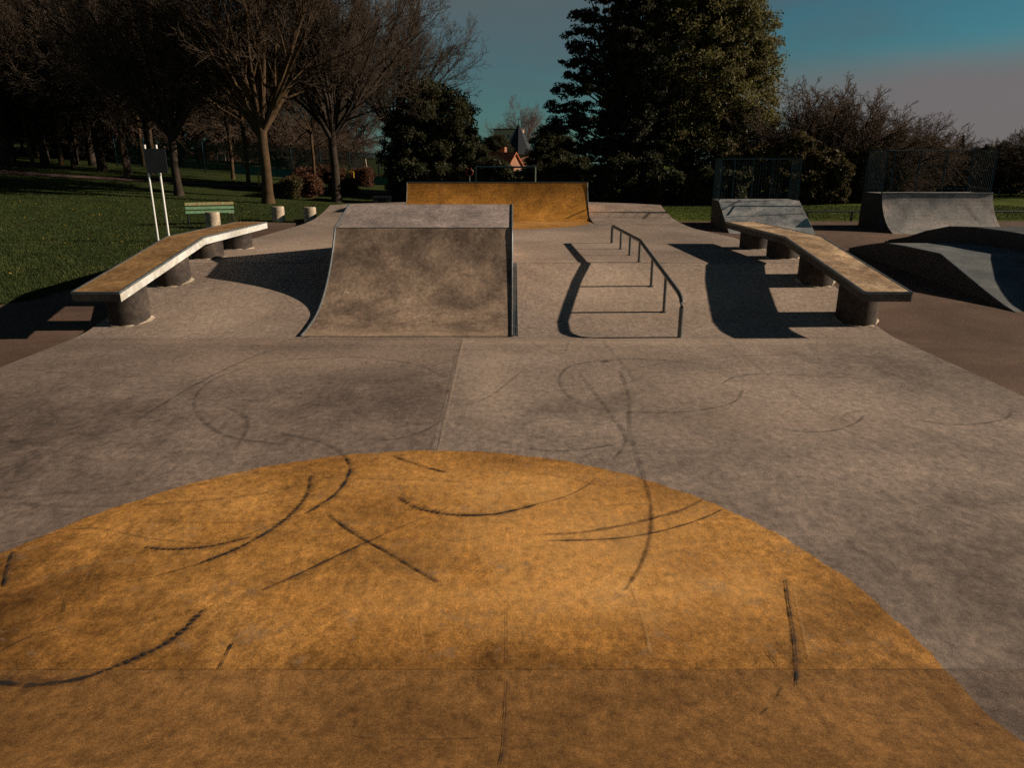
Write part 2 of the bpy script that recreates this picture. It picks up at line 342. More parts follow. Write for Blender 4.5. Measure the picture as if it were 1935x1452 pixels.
# concrete slab with its bank and upper level
XL, XR = -7.9, 6.92
syy = list(np.arange(-4, 12.5, .5)) + list(np.arange(12.5, 16.5, .15)) + [16.46] + list(np.arange(17, 34.6, .6))
mb = MB(); prof = [(y, S(y)) for y in syy]
mb.extrude_x(prof + [(prof[-1][0], -.4), (-4, -.4)], XL, XR)
mb.v = [((float(np.interp(y, [22, 25.5, 28.5, 40], [XR, 6.42, 6.46, 6.46])) if x > 6 and y > 22 else x), y, z) for x, y, z in mb.v]
slab = mb.build('pavement', M['slab']); tag(slab, kind='structure')
def ribbon(pts, w, dz=.006, surf=None, sub=6):
    P = [Vector((x, y, 0)) for x, y in pts]; Q = []
    for i in range(len(P) - 1):                    # Catmull-Rom
        p0, p1, p2, p3 = P[max(i - 1, 0)], P[i], P[i + 1], P[min(i + 2, len(P) - 1)]
        for j in range(sub):
            t = j / sub; Q.append(.5 * ((2 * p1) + (p2 - p0) * t + (2 * p0 - 5 * p1 + 4 * p2 - p3) * t * t + (3 * p1 - p0 - 3 * p2 + p3) * t ** 3))
    Q.append(P[-1]); V = []; uv = []; L = 0
    for i, q in enumerate(Q):
        d = (Q[min(i + 1, len(Q) - 1)] - Q[max(i - 1, 0)]).normalized(); n = Vector((-d.y, d.x, 0))
        if i: L += (Q[i] - Q[i - 1]).length
        tp = min(1, .35 + min(i, len(Q) - 1 - i) / (.2 * len(Q)))
        for k in (-1, 0, 1):
            p = q + n * (w * .5 * k * tp * (1 + .22 * math.sin(i * .9 + pts[0][0] * 7) + .15 * math.sin(i * 2.3))); V.append((p.x, p.y, surf(p.x, p.y) + dz)); uv.append((L, .5 + .5 * k * .98))
    i = np.arange((len(Q) - 1) * 2); r_, c_ = i // 2, i % 2; a = r_ * 3 + c_
    return np.array(V), np.stack([a, a + 1, a + 4, a + 3], 1), uv
NR, NT, NLIP = 2.6, 3.67, 1.5                        # near quarter pipe: radius, toe, lip height
def near_surf(x, y):
    if y >= NT: return S(y) if y > 12 else 0.0
    return NR - math.sqrt(max(NR * NR - (NT - y) ** 2, 0)) + .004
cx0 = -.85; cr = 3.53
# painted semicircle on the floor
def semicircle(yc, sgn, z, name):
    rs_ = random.Random(4); n = 420; V = [(cx0 + (0 if sgn > 0 else .22), yc, z)]; F_ = []
    for i in range(n + 1):
        t = math.pi * i / n; rr = cr if sgn > 0 else 3.72
        rr += .008 * math.sin(i * .21) + .006 * math.sin(i * .5) + rs_.uniform(-.009, .007)
        V.append((V[0][0] + rr * math.cos(t), yc + sgn * rr * math.sin(t), z))
    mb = MB(); mb.add(V, [(0, i + 1, i + 2) for i in range(n)]); return mb.build(name, M['orange'], slab)
semicircle(NT + .004, 1, .004, 'painted_semicircle')
semicircle(28.8, -1, .829, 'painted_semicircle')
# joints
for pts, w in (([(-.93, 12.4), (-.85, 7.2)], .012), ([(XL + .05, 12.5), (XR - .05, 12.5)], .018), ([(XL + .05, 16.43), (-3.9, 16.43)], .03), ([(.15, 16.43), (XR - .05, 16.43)], .03),
               ([(XL + .05, NT + .01), (XR - .05, NT + .01)], .012)):
    V, F_, uv = ribbon(pts, w, .008, near_surf, 30); np_mesh('joint', V, F_, M['mark' if w > .025 else 'mark_faint'], slab, uv)

# ---------------------------------------------------------------- tyre marks (picture columns/rows of the floor, turned into metres on the floor)
def mark(px, w, mat, name='tyre_mark', par=None):
    pts = []
    for u, v in px:
        x, y = at_z(u, v, 0.0)
        if y < NT:
            for _ in range(12):
                x, y = at_z(u, v, near_surf(x, y))
        elif y > 12.5:
            for _ in range(12): x, y = at_z(u, v, S(y))
        pts.append((x, y))
    V, F_, uv = ribbon(pts, w * (.8 if mat != 'mark_tread' else .95), .010, near_surf, 10)
    o = np_mesh(name, V, F_, M[mat], par or slab, uv)
    if mat in ('mark', 'mark_tread') and len(px) > 2:
        V, F_, uv = ribbon([(x + .012, y + .01) for x, y in pts], w * 2.6, .0085, near_surf, 10); np_mesh('smudge', V, F_, M['mark_ghost'], slab, uv)
    return o
for px, w, mt in [
    ([(272, 1036), (330, 1040), (400, 1034), (470, 1018)], .035, 'mark_tread'),
    ([(588, 900), (582, 935), (550, 975), (500, 1012), (440, 1043), (370, 1070)], .042, 'mark_tread'),
    ([(370, 1070), (300, 1090), (230, 1105)], .03, 'mark_faint'),
    ([(655, 868), (663, 885), (655, 910), (630, 940), (580, 972)], .045, 'mark'),
    ([(580, 972), (500, 1000), (440, 1025), (400, 1045)], .02, 'mark_faint'),
    ([(740, 862), (790, 880), (845, 895)], .03, 'mark'),
    ([(752, 940), (790, 962), (850, 974), (900, 976)], .045, 'mark_tread'),
    ([(880, 976), (930, 974), (970, 967), (1015, 955)], .05, 'mark'),
    ([(1015, 955), (1070, 940), (1110, 920), (1126, 905)], .03, 'mark_faint'),
    ([(498, 1117), (560, 1090), (640, 1052), (722, 1014)], .028, 'mark'),
    ([(622, 975), (670, 1010), (740, 1050), (828, 1103)], .03, 'mark'),
    ([(722, 1014), (790, 985), (850, 960)], .02, 'mark_faint'),
    ([(-20, 1285), (0, 1292), (60, 1298), (130, 1290), (180, 1278)], .06, 'mark'),
    ([(180, 1278), (250, 1250), (310, 1222), (350, 1192), (385, 1155)], .05, 'mark_tread'),
    ([(25, 1045), (15, 1075), (8, 1112)], .035, 'mark'),
    ([(0, 1040), (60, 1022), (170, 1000), (290, 1020), (400, 1030)], .025, 'mark_faint'),
    ([(126, 1130), (118, 1168)], .02, 'mark_faint'),
    ([(440, 1218), (412, 1270)], .022, 'mark'), ([(470, 1165), (440, 1218)], .012, 'mark_faint'),
    ([(1218, 905), (1231, 955), (1230, 1010), (1213, 1068), (1183, 1118)], .06, 'mark_faint'),
    ([(1218, 905), (1231, 955), (1230, 1010), (1213, 1068), (1190, 1105)], .02, 'mark_faint'),
    ([(1365, 965), (1320, 985), (1240, 1008), (1150, 1021), (1030, 1024)], .018, 'mark'),
    ([(1020, 1012), (1100, 1008), (1200, 990), (1290, 965), (1330, 945)], .07, 'mark_faint'),
    ([(1484, 1098), (1490, 1140), (1500, 1200), (1505, 1262), (1504, 1300)], .022, 'mark'),
    ([(1492, 1160), (1498, 1220), (1500, 1290)], .014, 'mark_faint'),
    ([(1450, 1236), (1468, 1256)], .012, 'mark'), ([(1479, 1298), (1466, 1327)], .012, 'mark'), ([(1452, 1340), (1437, 1354)], .012, 'mark'),
    ([(958, 1130), (958, 1262)], .012, 'mark_faint'), ([(957, 1290), (952, 1400), (945, 1450)], .01, 'mark'), ([(960, 1290), (1020, 1440)], .008, 'mark_faint'),
    ([(1843, 1369), (1862, 1378)], .014, 'mark'), ([(1795, 1423), (1814, 1431)], .014, 'mark'),
    ([(480, 895), (640, 905), (820, 910), (960, 918)], .018, 'mark_faint'), ([(1010, 895), (1080, 905), (1130, 918), (1240, 922)], .018, 'mark_faint'),
    ([(1138, 958), (1195, 954)], .02, 'mark_faint'), ([(600, 1380), (700, 1398), (840, 1400), (930, 1396)], .012, 'mark_faint'),
    ([(0, 1235), (60, 1205), (150, 1180)], .02, 'mark_faint'), ([(1075, 1410), (1130, 1420)], .012, 'mark_faint'),
    ([(1230, 1245), (1290, 1258), (1340, 1270)], .015, 'mark_faint'),
    ([(1195, 1110), (1215, 1170), (1230, 1240)], .03, 'scratch'), ([(795, 1180), (803, 1240)], .02, 'scratch'), ([(1500, 1115), (1530, 1250)], .02, 'scratch'),
    # grey floor
    ([(480, 690), (405, 718), (370, 755), (380, 790), (420, 820), (470, 833), (548, 841)], .055, 'mark_faint'),
    ([(425, 768), (463, 788), (469, 812), (445, 852)], .05, 'mark_faint'),
    ([(530, 820), (600, 834), (640, 852), (656, 868)], .05, 'mark_faint'),
    ([(700, 830), (740, 832), (800, 817), (845, 790)], .045, 'mark_faint'),
    ([(480, 690), (560, 680), (680, 676), (790, 690), (840, 715)], .05, 'mark_faint'),
    ([(250, 802), (330, 752), (420, 702), (500, 668), (560, 655)], .05, 'mark_faint'),
    ([(1142, 648), (1180, 690), (1202, 725)], .03, 'mark_faint'),
    ([(1172, 700), (1190, 750), (1191, 810), (1205, 860), (1219, 905)], .06, 'mark_faint'),
    ([(1094, 703), (1130, 750), (1168, 800), (1185, 835), (1160, 872)], .055, 'mark_faint'),
    ([(1158, 780), (1092, 762), (1060, 727), (1066, 702), (1100, 687), (1170, 680), (1250, 681), (1330, 690), (1400, 712)], .05, 'mark_faint'),
    ([(1406, 733), (1390, 760), (1330, 775), (1250, 781), (1185, 779)], .05, 'mark_faint'),
    ([(1478, 722), (1520, 760), (1570, 795)], .035, 'mark_faint'),
    ([(1455, 806), (1520, 817), (1580, 814), (1620, 800), (1634, 786)], .05, 'mark_faint'),
    ([(1365, 727), (1395, 712), (1460, 708), (1620, 716)], .05, 'mark_faint'),
    ([(1912, 772), (1906, 790), (1860, 801), (1800, 803), (1715, 792)], .05, 'mark_faint'),
    ([(1133, 684), (1156, 684)], .06, 'mark'), ([(870, 770), (930, 748), (990, 700)], .04, 'mark_faint'),
    ([(930, 830), (1010, 850), (1090, 852), (1180, 838)], .05, 'mark_faint'), ([(990, 640), (1060, 670), (1075, 645)], .03, 'mark_faint'),
    ([(1570, 800), (1640, 832), (1720, 865)], .03, 'mark_faint'), ([(1860, 955), (1935, 948)], .02, 'mark_faint'),
    ([(1378, 650), (1460, 715)], .02, 'mark_faint'), ([(570, 640), (590, 636)], .05, 'mark'), ([(1675, 852), (1696, 835)], .014, 'scratch'),
    ([(300, 640), (315, 636)], .03, 'scratch'), ([(0, 920), (60, 905)], .03, 'mark_faint'), ([(540, 900), (548, 935)], .02, 'mark_faint'), ]:
    mark(px, w, mt, 'scratch' if mt == 'scratch' else 'tyre_mark')

rm = random.Random(31)
for _ in range(30):                                       # old, nearly worn-off riding lines
    cx, cy, rr, a0, sw = rm.uniform(-6.5, 6), rm.uniform(5.5, 12), rm.uniform(.5, 2.6), rm.uniform(0, 6.3), rm.uniform(.8, 2.6)
    P_ = [(cx + rr * math.cos(a0 + sw * k / 7) * 1.3, cy + rr * .6 * math.sin(a0 + sw * k / 7)) for k in range(8)]
    P_ = [p for p in P_ if -7.6 < p[0] < 6.7 and 4 < p[1] < 12.4]
    if len(P_) < 4: continue
    V, F_, uv = ribbon(P_, rm.uniform(.02, .05), .012 + .0003 * _, near_surf, 8); np_mesh('tyre_mark', V, F_, M['mark_ghost'], slab, uv)
V, F_, uv = ribbon([(-.87, 12.4), (-.80, 7.2)], .05, .009, near_surf, 30); np_mesh('joint', V, F_, M['dust'], slab, uv)
# ---------------------------------------------------------------- near quarter pipe (under the photographer)
qp = empty('quarter_pipe', (cx0, 2, 0))
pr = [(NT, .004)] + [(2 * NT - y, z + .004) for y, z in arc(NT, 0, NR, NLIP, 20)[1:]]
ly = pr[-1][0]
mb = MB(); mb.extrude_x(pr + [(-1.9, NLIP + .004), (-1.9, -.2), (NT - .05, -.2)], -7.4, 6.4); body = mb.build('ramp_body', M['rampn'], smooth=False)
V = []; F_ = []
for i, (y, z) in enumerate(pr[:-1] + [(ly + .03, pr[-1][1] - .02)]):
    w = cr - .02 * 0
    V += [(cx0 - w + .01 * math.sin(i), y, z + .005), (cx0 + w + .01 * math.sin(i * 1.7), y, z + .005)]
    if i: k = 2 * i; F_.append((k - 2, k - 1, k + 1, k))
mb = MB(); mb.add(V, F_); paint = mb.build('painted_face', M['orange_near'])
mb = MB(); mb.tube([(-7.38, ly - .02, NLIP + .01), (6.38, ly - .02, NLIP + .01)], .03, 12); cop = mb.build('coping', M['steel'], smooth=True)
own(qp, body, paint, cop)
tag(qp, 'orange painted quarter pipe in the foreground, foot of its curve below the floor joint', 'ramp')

# ---------------------------------------------------------------- ramp box in the middle (curved front, sloping top)
BX0, BX1 = -3.83, .0
pa = arc(12.56, .004, 3.74, 1.67, 26); pa = [(y, max(z, S(y) + .012)) for y, z in pa]
lip = pa[-1]; ridge = (17.2, 2.09); back = (20.6, .83)
rb = empty('ramp_box', ((BX0 + BX1) / 2, 16, 0))
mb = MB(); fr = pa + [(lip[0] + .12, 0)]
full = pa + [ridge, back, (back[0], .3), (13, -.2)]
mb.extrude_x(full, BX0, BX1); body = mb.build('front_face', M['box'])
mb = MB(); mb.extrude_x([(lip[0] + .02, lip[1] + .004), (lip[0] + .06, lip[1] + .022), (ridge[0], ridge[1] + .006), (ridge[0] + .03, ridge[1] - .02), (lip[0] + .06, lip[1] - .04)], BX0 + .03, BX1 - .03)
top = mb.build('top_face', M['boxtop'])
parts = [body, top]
for x in (BX0, BX1):
    mb = MB(); e = [(x, y - .008, z + .006) for y, z in pa] + [(x, ridge[0], ridge[1] + .006), (x, back[0], back[1] + .01)]
    mb.tube(e, .022, 8); parts.append(mb.build('edge_trim', M['steel'], smooth=True))
mb = MB(); mb.tube([(BX0, lip[0] + .012, lip[1] + .004), (BX1, lip[0] + .012, lip[1] + .004)], .012, 10); parts.append(mb.build('coping', M['dark_steel'], smooth=True))
ch = []
for y in np.arange(12.6, 16.5, .2): ch.append((y, S(y)))
mb = MB(); mb.extrude_x([(y, z + .012) for y, z in ch] + [(y, z - .05) for y, z in ch[::-1]], .03, .115)
for k in range(3): mb.tube([(.045 + k * .03, y, S(y) + .016) for y in np.arange(12.6, 16.4, .2)], .005, 5)
parts.append(mb.build('side_channel', M['steel']))
own(rb, *parts)
tag(rb, 'grey brown concrete ramp box with steep curved front in the middle of the skatepark', 'ramp')

# ---------------------------------------------------------------- far orange quarter pipe with grey wings
fq = empty('quarter_pipe', (-.62, 31, .825)); OX0, OX1 = -4.36, 3.13
pa = arc(28.8, .829, 1.85, 1.44, 18)
mb = MB(); mb.extrude_x(pa + [(31.9, 2.269), (31.9, .6), (28.9, .6)], OX0, OX1); body = mb.build('ramp_body', M['orange_far'])
parts = [body]
for x in (OX0, OX1):
    mb = MB(); mb.tube([(x, y - .002, z + .002) for y, z in pa], .018, 8); parts.append(mb.build('edge_trim', M['dark_steel'], smooth=True))
mb = MB(); mb.tube([(OX0, pa[-1][0] + .02, 2.27), (OX1, pa[-1][0] + .02, 2.27)], .03, 10); parts.append(mb.build('coping', M['dark_steel'], smooth=True))
own(fq, *parts); tag(fq, 'orange painted quarter pipe at the far end of the concrete, with steel edges', 'ramp')
for nm, x0, x1, lab in (('left', XL, OX0 - .01, 'low grey concrete bank rising left of the far orange ramp'), ('right', OX1 + .01, 6.47, 'low grey concrete bank rising right of the far orange ramp')):
    pw = arc(27.2, .829, 22.7, .47, 16)
    mb = MB(); n = len(pw); ins = .5
    out = x0 if nm == 'left' else x1; inn = x1 if nm == 'left' else x0; sg = 1 if nm == 'left' else -1
    V = []; cut = []
    for i, (y, z) in enumerate(pw): V += [(out + sg * .0 * i, y, z), (inn, y, z)]
    V += [(out + sg * 1.0, 33.1, 1.30), (inn, 34.4, 1.31)]; n += 1
    V += [(V[2 * i + j][0], V[2 * i + j][1], .3) for i in range(n) for j in (0, 1)]
    F_ = [(2 * i, 2 * i + 1, 2 * i + 3, 2 * i + 2) for i in range(n - 1)]
    F_ += [(2 * i, 2 * i + 2, 2 * n + 2 * i + 2, 2 * n + 2 * i) for i in range(n - 1)] + [(2 * i + 1, 2 * i + 3, 2 * n + 2 * i + 3, 2 * n + 2 * i + 1) for i in range(n - 1)]
    F_ += [(2 * n - 2, 2 * n - 1, 4 * n - 1, 4 * n - 2), (0, 1, 2 * n + 1, 2 * n)]
    mb.add(V, F_); o = mb.build('concrete_bank', M['slab'], smooth=True); tag(o, lab, 'ramp', 'low banks either side of the far ramp')

# ---------------------------------------------------------------- grind rail
gr = empty('grind_rail', (2.95, 16.5, .8)); yb = [12.55, 13.85, 15.15, 16.6, 17.85, 19.2, 20.7]
railx = lambda y: 3.03 + (2.87 - 3.03) * (y - 12.5) / 8.2
railz = lambda y: float(np.interp(y, [12.55, 16.6, 20.7], [.735, 1.315, 1.31]))
pts = [(railx(12.5), 12.52, -.02), (railx(12.5), 12.52, .55), (railx(12.5), 12.535, .63), (railx(12.5), 12.6, .705)]
pts += [(railx(y), y, railz(y)) for y in (12.8, 14, 15.5, 16.45, 16.6, 16.75, 18, 19.5)] + [(railx(20.6), 20.6, 1.31), (railx(20.7), 20.69, 1.285), (railx(20.7), 20.72, 1.2), (railx(20.7), 20.72, .8)]
mb = MB(); mb.tube(pts, .041, 14); bar = mb.build('bar', M['rail'], smooth=True); parts = [bar]
for y in yb[1:-1]:
    mb = MB(); mb.tube([(railx(y), y, S(y) - .02), (railx(y), y, railz(y) - .01)], .031, 12); mb.cyl(railx(y), y, S(y) - .01, S(y) + .012, .06, 20, bev=.003)
    parts.append(mb.build('post', M['rail'], smooth=True))
own(gr, *parts); tag(gr, 'bent steel grind rail climbing the bank beside the ramp box', 'rail')

# ---------------------------------------------------------------- ledges on round concrete supports
def ledge(xa, xb, skew, label, topm='ledge_top'):
    root = empty('ledge', ((xa + xb) / 2, 16.5, .4))
    P = [(12.5, .83), (16.3, 1.43), (20.6, 1.435)]; th = .17
    sk = lambda y: skew * (y - 12.5) / 8.1
    def piece(x0, x1, zt, zb):
        v = []; f = []
        for y, z in P:
            for x, zz in ((x0, z + zt), (x1, z + zt), (x1, z + zb), (x0, z + zb)): v.append((x + sk(y), y, zz))
        for i in range(2):
            k = 4 * i
            for j in range(4): q = (j + 1) % 4; f.append((k + j, k + q, k + 4 + q, k + 4 + j))
        f += [(3, 2, 1, 0), (8, 9, 10, 11)]; return v, f
    parts = []
    mb = MB(); mb.add(*piece(xa + .012, xb - .012, -.004, -th)); parts.append(mb.build('slab_body', M['ledge_shaded'])); mb = MB(); mb.add(*piece(xb - .016, xb + .002, -.03, -th - .004)); parts.append(mb.build('side_face', M['ledge_sunlit']))
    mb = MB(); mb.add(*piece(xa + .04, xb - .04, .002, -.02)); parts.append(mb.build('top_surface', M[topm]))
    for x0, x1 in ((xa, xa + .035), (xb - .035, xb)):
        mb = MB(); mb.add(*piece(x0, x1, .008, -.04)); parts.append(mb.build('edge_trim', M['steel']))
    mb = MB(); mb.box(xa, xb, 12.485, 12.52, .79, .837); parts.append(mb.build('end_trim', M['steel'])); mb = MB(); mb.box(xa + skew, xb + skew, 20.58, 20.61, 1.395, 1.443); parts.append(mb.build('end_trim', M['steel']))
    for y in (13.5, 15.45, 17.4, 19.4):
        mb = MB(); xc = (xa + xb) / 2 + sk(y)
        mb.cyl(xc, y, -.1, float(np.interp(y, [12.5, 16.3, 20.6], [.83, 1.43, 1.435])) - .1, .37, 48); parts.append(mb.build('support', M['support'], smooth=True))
        mb = MB(); n = 36; zz = .012                           # mortar fillet round the foot
        ring = [(xc + r_ * math.cos(2 * math.pi * i / n), y + r_ * math.sin(2 * math.pi * i / n)) for r_ in (.34, .40) for i in range(n)]
        vv = [(x + (.05 * math.sin(i * .9) if i >= n else 0), yy + (.02 * math.sin(i * 1.7 + 1) if i >= n else 0), S(yy) + (.04 if i < n else .003)) for i, (x, yy) in enumerate(ring)]
        mb.add(vv, [(i, (i + 1) % n, n + (i + 1) % n, n + i) for i in range(n)]); parts.append(mb.build('mortar_fillet', M['bollard'], smooth=True))
    own(root, *parts); tag(root, label, 'ledge', 'raised ledges on round supports')
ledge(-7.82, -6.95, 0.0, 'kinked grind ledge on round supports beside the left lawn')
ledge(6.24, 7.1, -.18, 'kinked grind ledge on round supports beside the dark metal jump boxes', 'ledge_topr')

# ---------------------------------------------------------------- concrete bollards
for (x, y), lab in (((-11.6, 28.2), 'short concrete bollard in front of the green bench'), ((-9.95, 31.0), 'short concrete bollard behind the far end of the left ledge'), ((-8.6, 31.0), 'short concrete bollard beside the left edge of the grey bank')):
    mb = MB(); z = T(x, y); mb.cyl(0, 0, -.2, .62, .265, 32, bev=.03); o = mb.build('bollard', M['bollard'], smooth=True, loc=(x, y, z)); tag(o, lab, 'bollard', 'concrete bollards by the slab edge')

# ---------------------------------------------------------------- park bench
def bench(x, y, rz):
    r_ = empty('park_bench', (x, y, T(x, y)), rz)
    for z, mt in ((.52, 'green_paint'), (.68, 'green_paint'), (.84, 'rust_paint')):
        mb = MB(); mb.box(-.9, .9, .2 + (z - .5) * .25, .235 + (z - .5) * .25, z - .055, z + .055); mb.build('backrest_slat', M[mt], r_)
    mb = MB()
    for yy in (-.2, -.07, .06): mb.box(-.9, .9, yy - .055, yy + .055, .425, .46)
    mb.build('seat', M['rust_paint'], r_)
    for xx in (-.82, .0, .82):
        mb = MB(); mb.tube([(xx, -.25, -.05), (xx, -.24, .42), (xx, .16, .41), (xx, .2, .3), (xx, .28, -.05)], .022, 8); mb.tube([(xx, .17, .41), (xx, .3, .92)], .02, 8)
        mb.tube([(xx, -.24, .42), (xx, -.24, .64), (xx, .22, .66)], .018, 8); mb.build('leg', M['black'], r_)
    tag(r_, 'green slatted park bench with a worn reddish top slat on the lawn', 'bench')
bench(-12.15, 29.3, R(208))
# ---------------------------------------------------------------- notice on two white poles
x, y = -11.95, 24.4; z = T(x, y)
ns = empty('notice_board', (x, y, z), R(6))
for px in (-.02, .34):
    mb = MB(); mb.tube([(px, 0, -.3), (px, 0, 3.12)], .034, 14); mb.build('pole', M['white'], ns, smooth=True)
mb = MB(); mb.box(-.03, .62, -.062, -.042, 2.24, 3.0); mb.build('sign_panel', M['sign'], ns)
mb = MB(); mb.box(-.03, .62, -.042, -.036, 2.4, 2.44); mb.build('bracket', M['dark_steel'], ns); mb = MB(); mb.box(-.03, .62, -.042, -.036, 2.84, 2.88); mb.build('bracket', M['dark_steel'], ns)
tag(ns, 'dark notice panel seen from behind on two white poles on the left lawn', 'sign')
# ---------------------------------------------------------------- litter bin
x, y, _ = at_Y(722, 378, 36.0); lb = empty('litter_bin', (x, y, T(x, y)), R(8))
mb = MB()
for a_, b__ in ((-.42, -.2), (.2, .42)): mb.box(a_, b__, -.3, .3, -.05, .62)
mb.box(-.2, .2, -.3, .3, -.05, .16); mb.box(-.2, .2, -.28, .28, .48, .62); mb.build('bin_body', M['black'], lb)
mb = MB(); mb.box(-.45, .45, -.33, .33, .62, .7); mb.build('lid', M['black'], lb)
mb = MB(); mb.box(.24, .36, -.31, -.3, .12, .22); mb.build('sticker', M['yellow'], lb)
tag(lb, 'black litter bin on the grass left of the far orange ramp', 'bin')

# ---------------------------------------------------------------- prefabricated metal ramps on the right
def cage(root, x0, x1, yf, yb_, z, h, label=None):
    mb = MB()
    def panel(p, q, nb):
        L = Vector(q) - Vector(p)
        for i in range(nb + 1):
            c = Vector(p) + L * i / nb; mb.tube([c, c + Vector((0, 0, h))], .0035, 4, cap=False)
        for k in np.arange(.0, h + .01, .2): mb.tube([Vector(p) + Vector((0, 0, k)), Vector(q) + Vector((0, 0, k))], .004, 4, cap=False)
    for p, q in (((x0, yb_, z), (x1, yb_, z)), ((x0, yf, z), (x0, yb_, z)), ((x1, yf, z), (x1, yb_, z))):
        L = (Vector(q) - Vector(p)).length; panel(p, q, int(L / .11))
    g1 = mb.build('mesh_panel', M['blue']); parts = [g1]
    posts = [(x0, yf), (x0, yb_), (x1, yf), (x1, yb_)] + [(x0 + (x1 - x0) * k / 4, yb_) for k in (1, 2, 3)]
    for px, py in posts: mb = MB(); mb.box(px - .018, px + .018, py - .018, py + .018, z - .02, z + h + .02); parts.append(mb.build('post', M['blue']))
    mb = MB(); zz = z + h + .03
    mb.tube([(x0, yf, zz), (x0, yb_, zz), (x1, yb_, zz), (x1, yf, zz)], .02, 8); parts.append(mb.build('top_rail', M['blue']))
    return parts
# flat bank with a mesh cage
gz = .47; bx0, bx1 = 8.25, 11.4
rt = empty('bank_ramp', ((bx0 + bx1) / 2, 29, gz)); parts = []
prf = [(26.5, gz + .006), (26.9, gz + .06), (27.5, gz + .33), (29.2, 1.6), (30.6, 1.61)]
mb = MB(); mb.extrude_x(prf[:-1] + [(30.6, 1.6), (30.6, .3), (26.6, .3)], bx0 + .02, bx1 - .02); parts.append(mb.build('side_wall', M['sidewall']))
mb = MB()
for i in range(len(prf) - 1):
    (y0, z0), (y1, z1) = prf[i], prf[i + 1]; mb.add([(bx0, y0, z0 + .01), (bx1, y0, z0 + .01), (bx1, y1, z1 + .01), (bx0, y1, z1 + .01), (bx0, y0, z0 - .02), (bx1, y0, z0 - .02), (bx1, y1, z1 - .02), (bx0, y1, z1 - .02)], [(0, 1, 2, 3), (7, 6, 5, 4), (0, 3, 7, 4), (1, 5, 6, 2)])
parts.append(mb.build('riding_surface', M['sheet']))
mb = MB()  # dark strips and corner painted in for the cage's shadow
def onb(y): return float(np.interp(y, [p[0] for p in prf], [p[1] for p in prf])) + .014
for y in (28.75,): mb.add([(bx0 + .55, y, onb(y)), (bx1 - .03, y, onb(y)), (bx1 - .03, y + .07, onb(y + .07)), (bx0 + .55, y + .07, onb(y + .07))], [(0, 1, 2, 3)])
mb.add([(bx0 + .1, 28.1, onb(28.1)), (bx0 + .2, 28.1, onb(28.1)), (bx0 + .6, 28.82, onb(28.82)), (bx0 + .5, 28.82, onb(28.82))], [(0, 1, 2, 3)])
mb.add([(bx1 - .65, 27.3, onb(27.3)), (bx1 - .02, 27.3, onb(27.3)), (bx1 - .02, 27.95, onb(27.95)), (bx1 - .1, 27.9, onb(27.9))], [(0, 1, 2, 3)])
parts.append(mb.build('shadow_stripe', M['blue']))
parts += cage(rt, bx0 + .04, bx1 - .04, 29.3, 30.55, 1.62, 1.55)
own(rt, *parts); rt.rotation_euler = (0, 0, R(-4)); tag(rt, 'blue grey flat bank ramp with painted shadow stripes and a blue mesh cage on its platform', 'ramp')
# quarter pipe with mesh cage
qx0, qx1 = 14.15, 18.32; gz = .44
rt = empty('quarter_pipe', ((qx0 + qx1) / 2, 28, gz)); parts = []
pq = arc(26.2, gz + .006, 1.93, 1.47, 16); pq = [(26.2 + (y - 26.2) * .98, z) for y, z in pq]; zt = pq[-1][1]
mb = MB(); mb.extrude_x(pq + [(29.75, zt), (29.75, .2), (26.3, .2)], qx0 + .02, qx1 - .02); parts.append(mb.build('side_wall', M['sidewall']))
V = []; F_ = []
for i, (y, z) in enumerate(pq + [(29.75, zt)]):
    V += [(qx0, y, z + .012), (qx1, y, z + .012)]
    if i: k = 2 * i; F_.append((k - 2, k - 1, k + 1, k))
mb = MB(); mb.add(V, F_); parts.append(mb.build('riding_surface', M['sheetq']))
mb = MB(); mb.tube([(qx0, pq[-1][0], zt + .02), (qx1, pq[-1][0], zt + .02)], .03, 10); parts.append(mb.build('coping', M['steel'], smooth=True))
parts += cage(rt, qx0 + .04, qx1 - .04, pq[-1][0] + .12, 29.7, zt + .01, 1.57)
own(rt, *parts); rt.rotation_euler = (0, 0, R(-1.5)); tag(rt, 'grey metal quarter pipe with tall dark blue mesh cage at the right', 'ramp')
# low jump box with narrow lit deck, raised box behind it
def hullbox(name, P, xr, skew, mats, label):
    root = empty(name, (P[0][3] if len(P[0]) > 3 else P[0][0], P[0][1], 0))
    lv = [(x, y, z) for x, y, z in P]; n = len(lv); rv = [(x + xr, y + skew, z) for x, y, z in lv]; base = [(x, y, T(x, y) - .1) for x, y, z in lv]; baser = [(x, y, T(x, y) - .1) for x, y, z in rv]
    mb = MB(); v = lv + rv + base + baser; f = []
    for i in range(n - 1): f += [(i, i + 1, 2 * n + i + 1, 2 * n + i), (n + i, n + i + 1, 3 * n + i + 1, 3 * n + i)]
    f += [(0, n, 3 * n, 2 * n), (n - 1, 2 * n - 1, 4 * n - 1, 3 * n - 1)]
    mb.add(v, f); w = mb.build('side_wall', M['sidewall'])
    mb = MB(); up = lambda q: (q[0], q[1], q[2] + .012)
    vt = [up(q) for q in lv] + [up(q) for q in rv] + lv + rv
    ft = [(i, i + 1, n + i + 1, n + i) for i in range(n - 1)] + [(i, i + 1, 2 * n + i + 1, 2 * n + i) for i in range(n - 1)] + [(n + i, n + i + 1, 3 * n + i + 1, 3 * n + i) for i in range(n - 1)]
    mb.add(vt, ft); t = mb.build('riding_surface', M[mats])
    mb = MB(); mb.tube([(q[0], q[1], q[2] + .015) for q in lv], .018, 6); e = mb.build('edge_trim', M['steel'])
    own(root, w, t, e); tag(root, label, 'ramp')
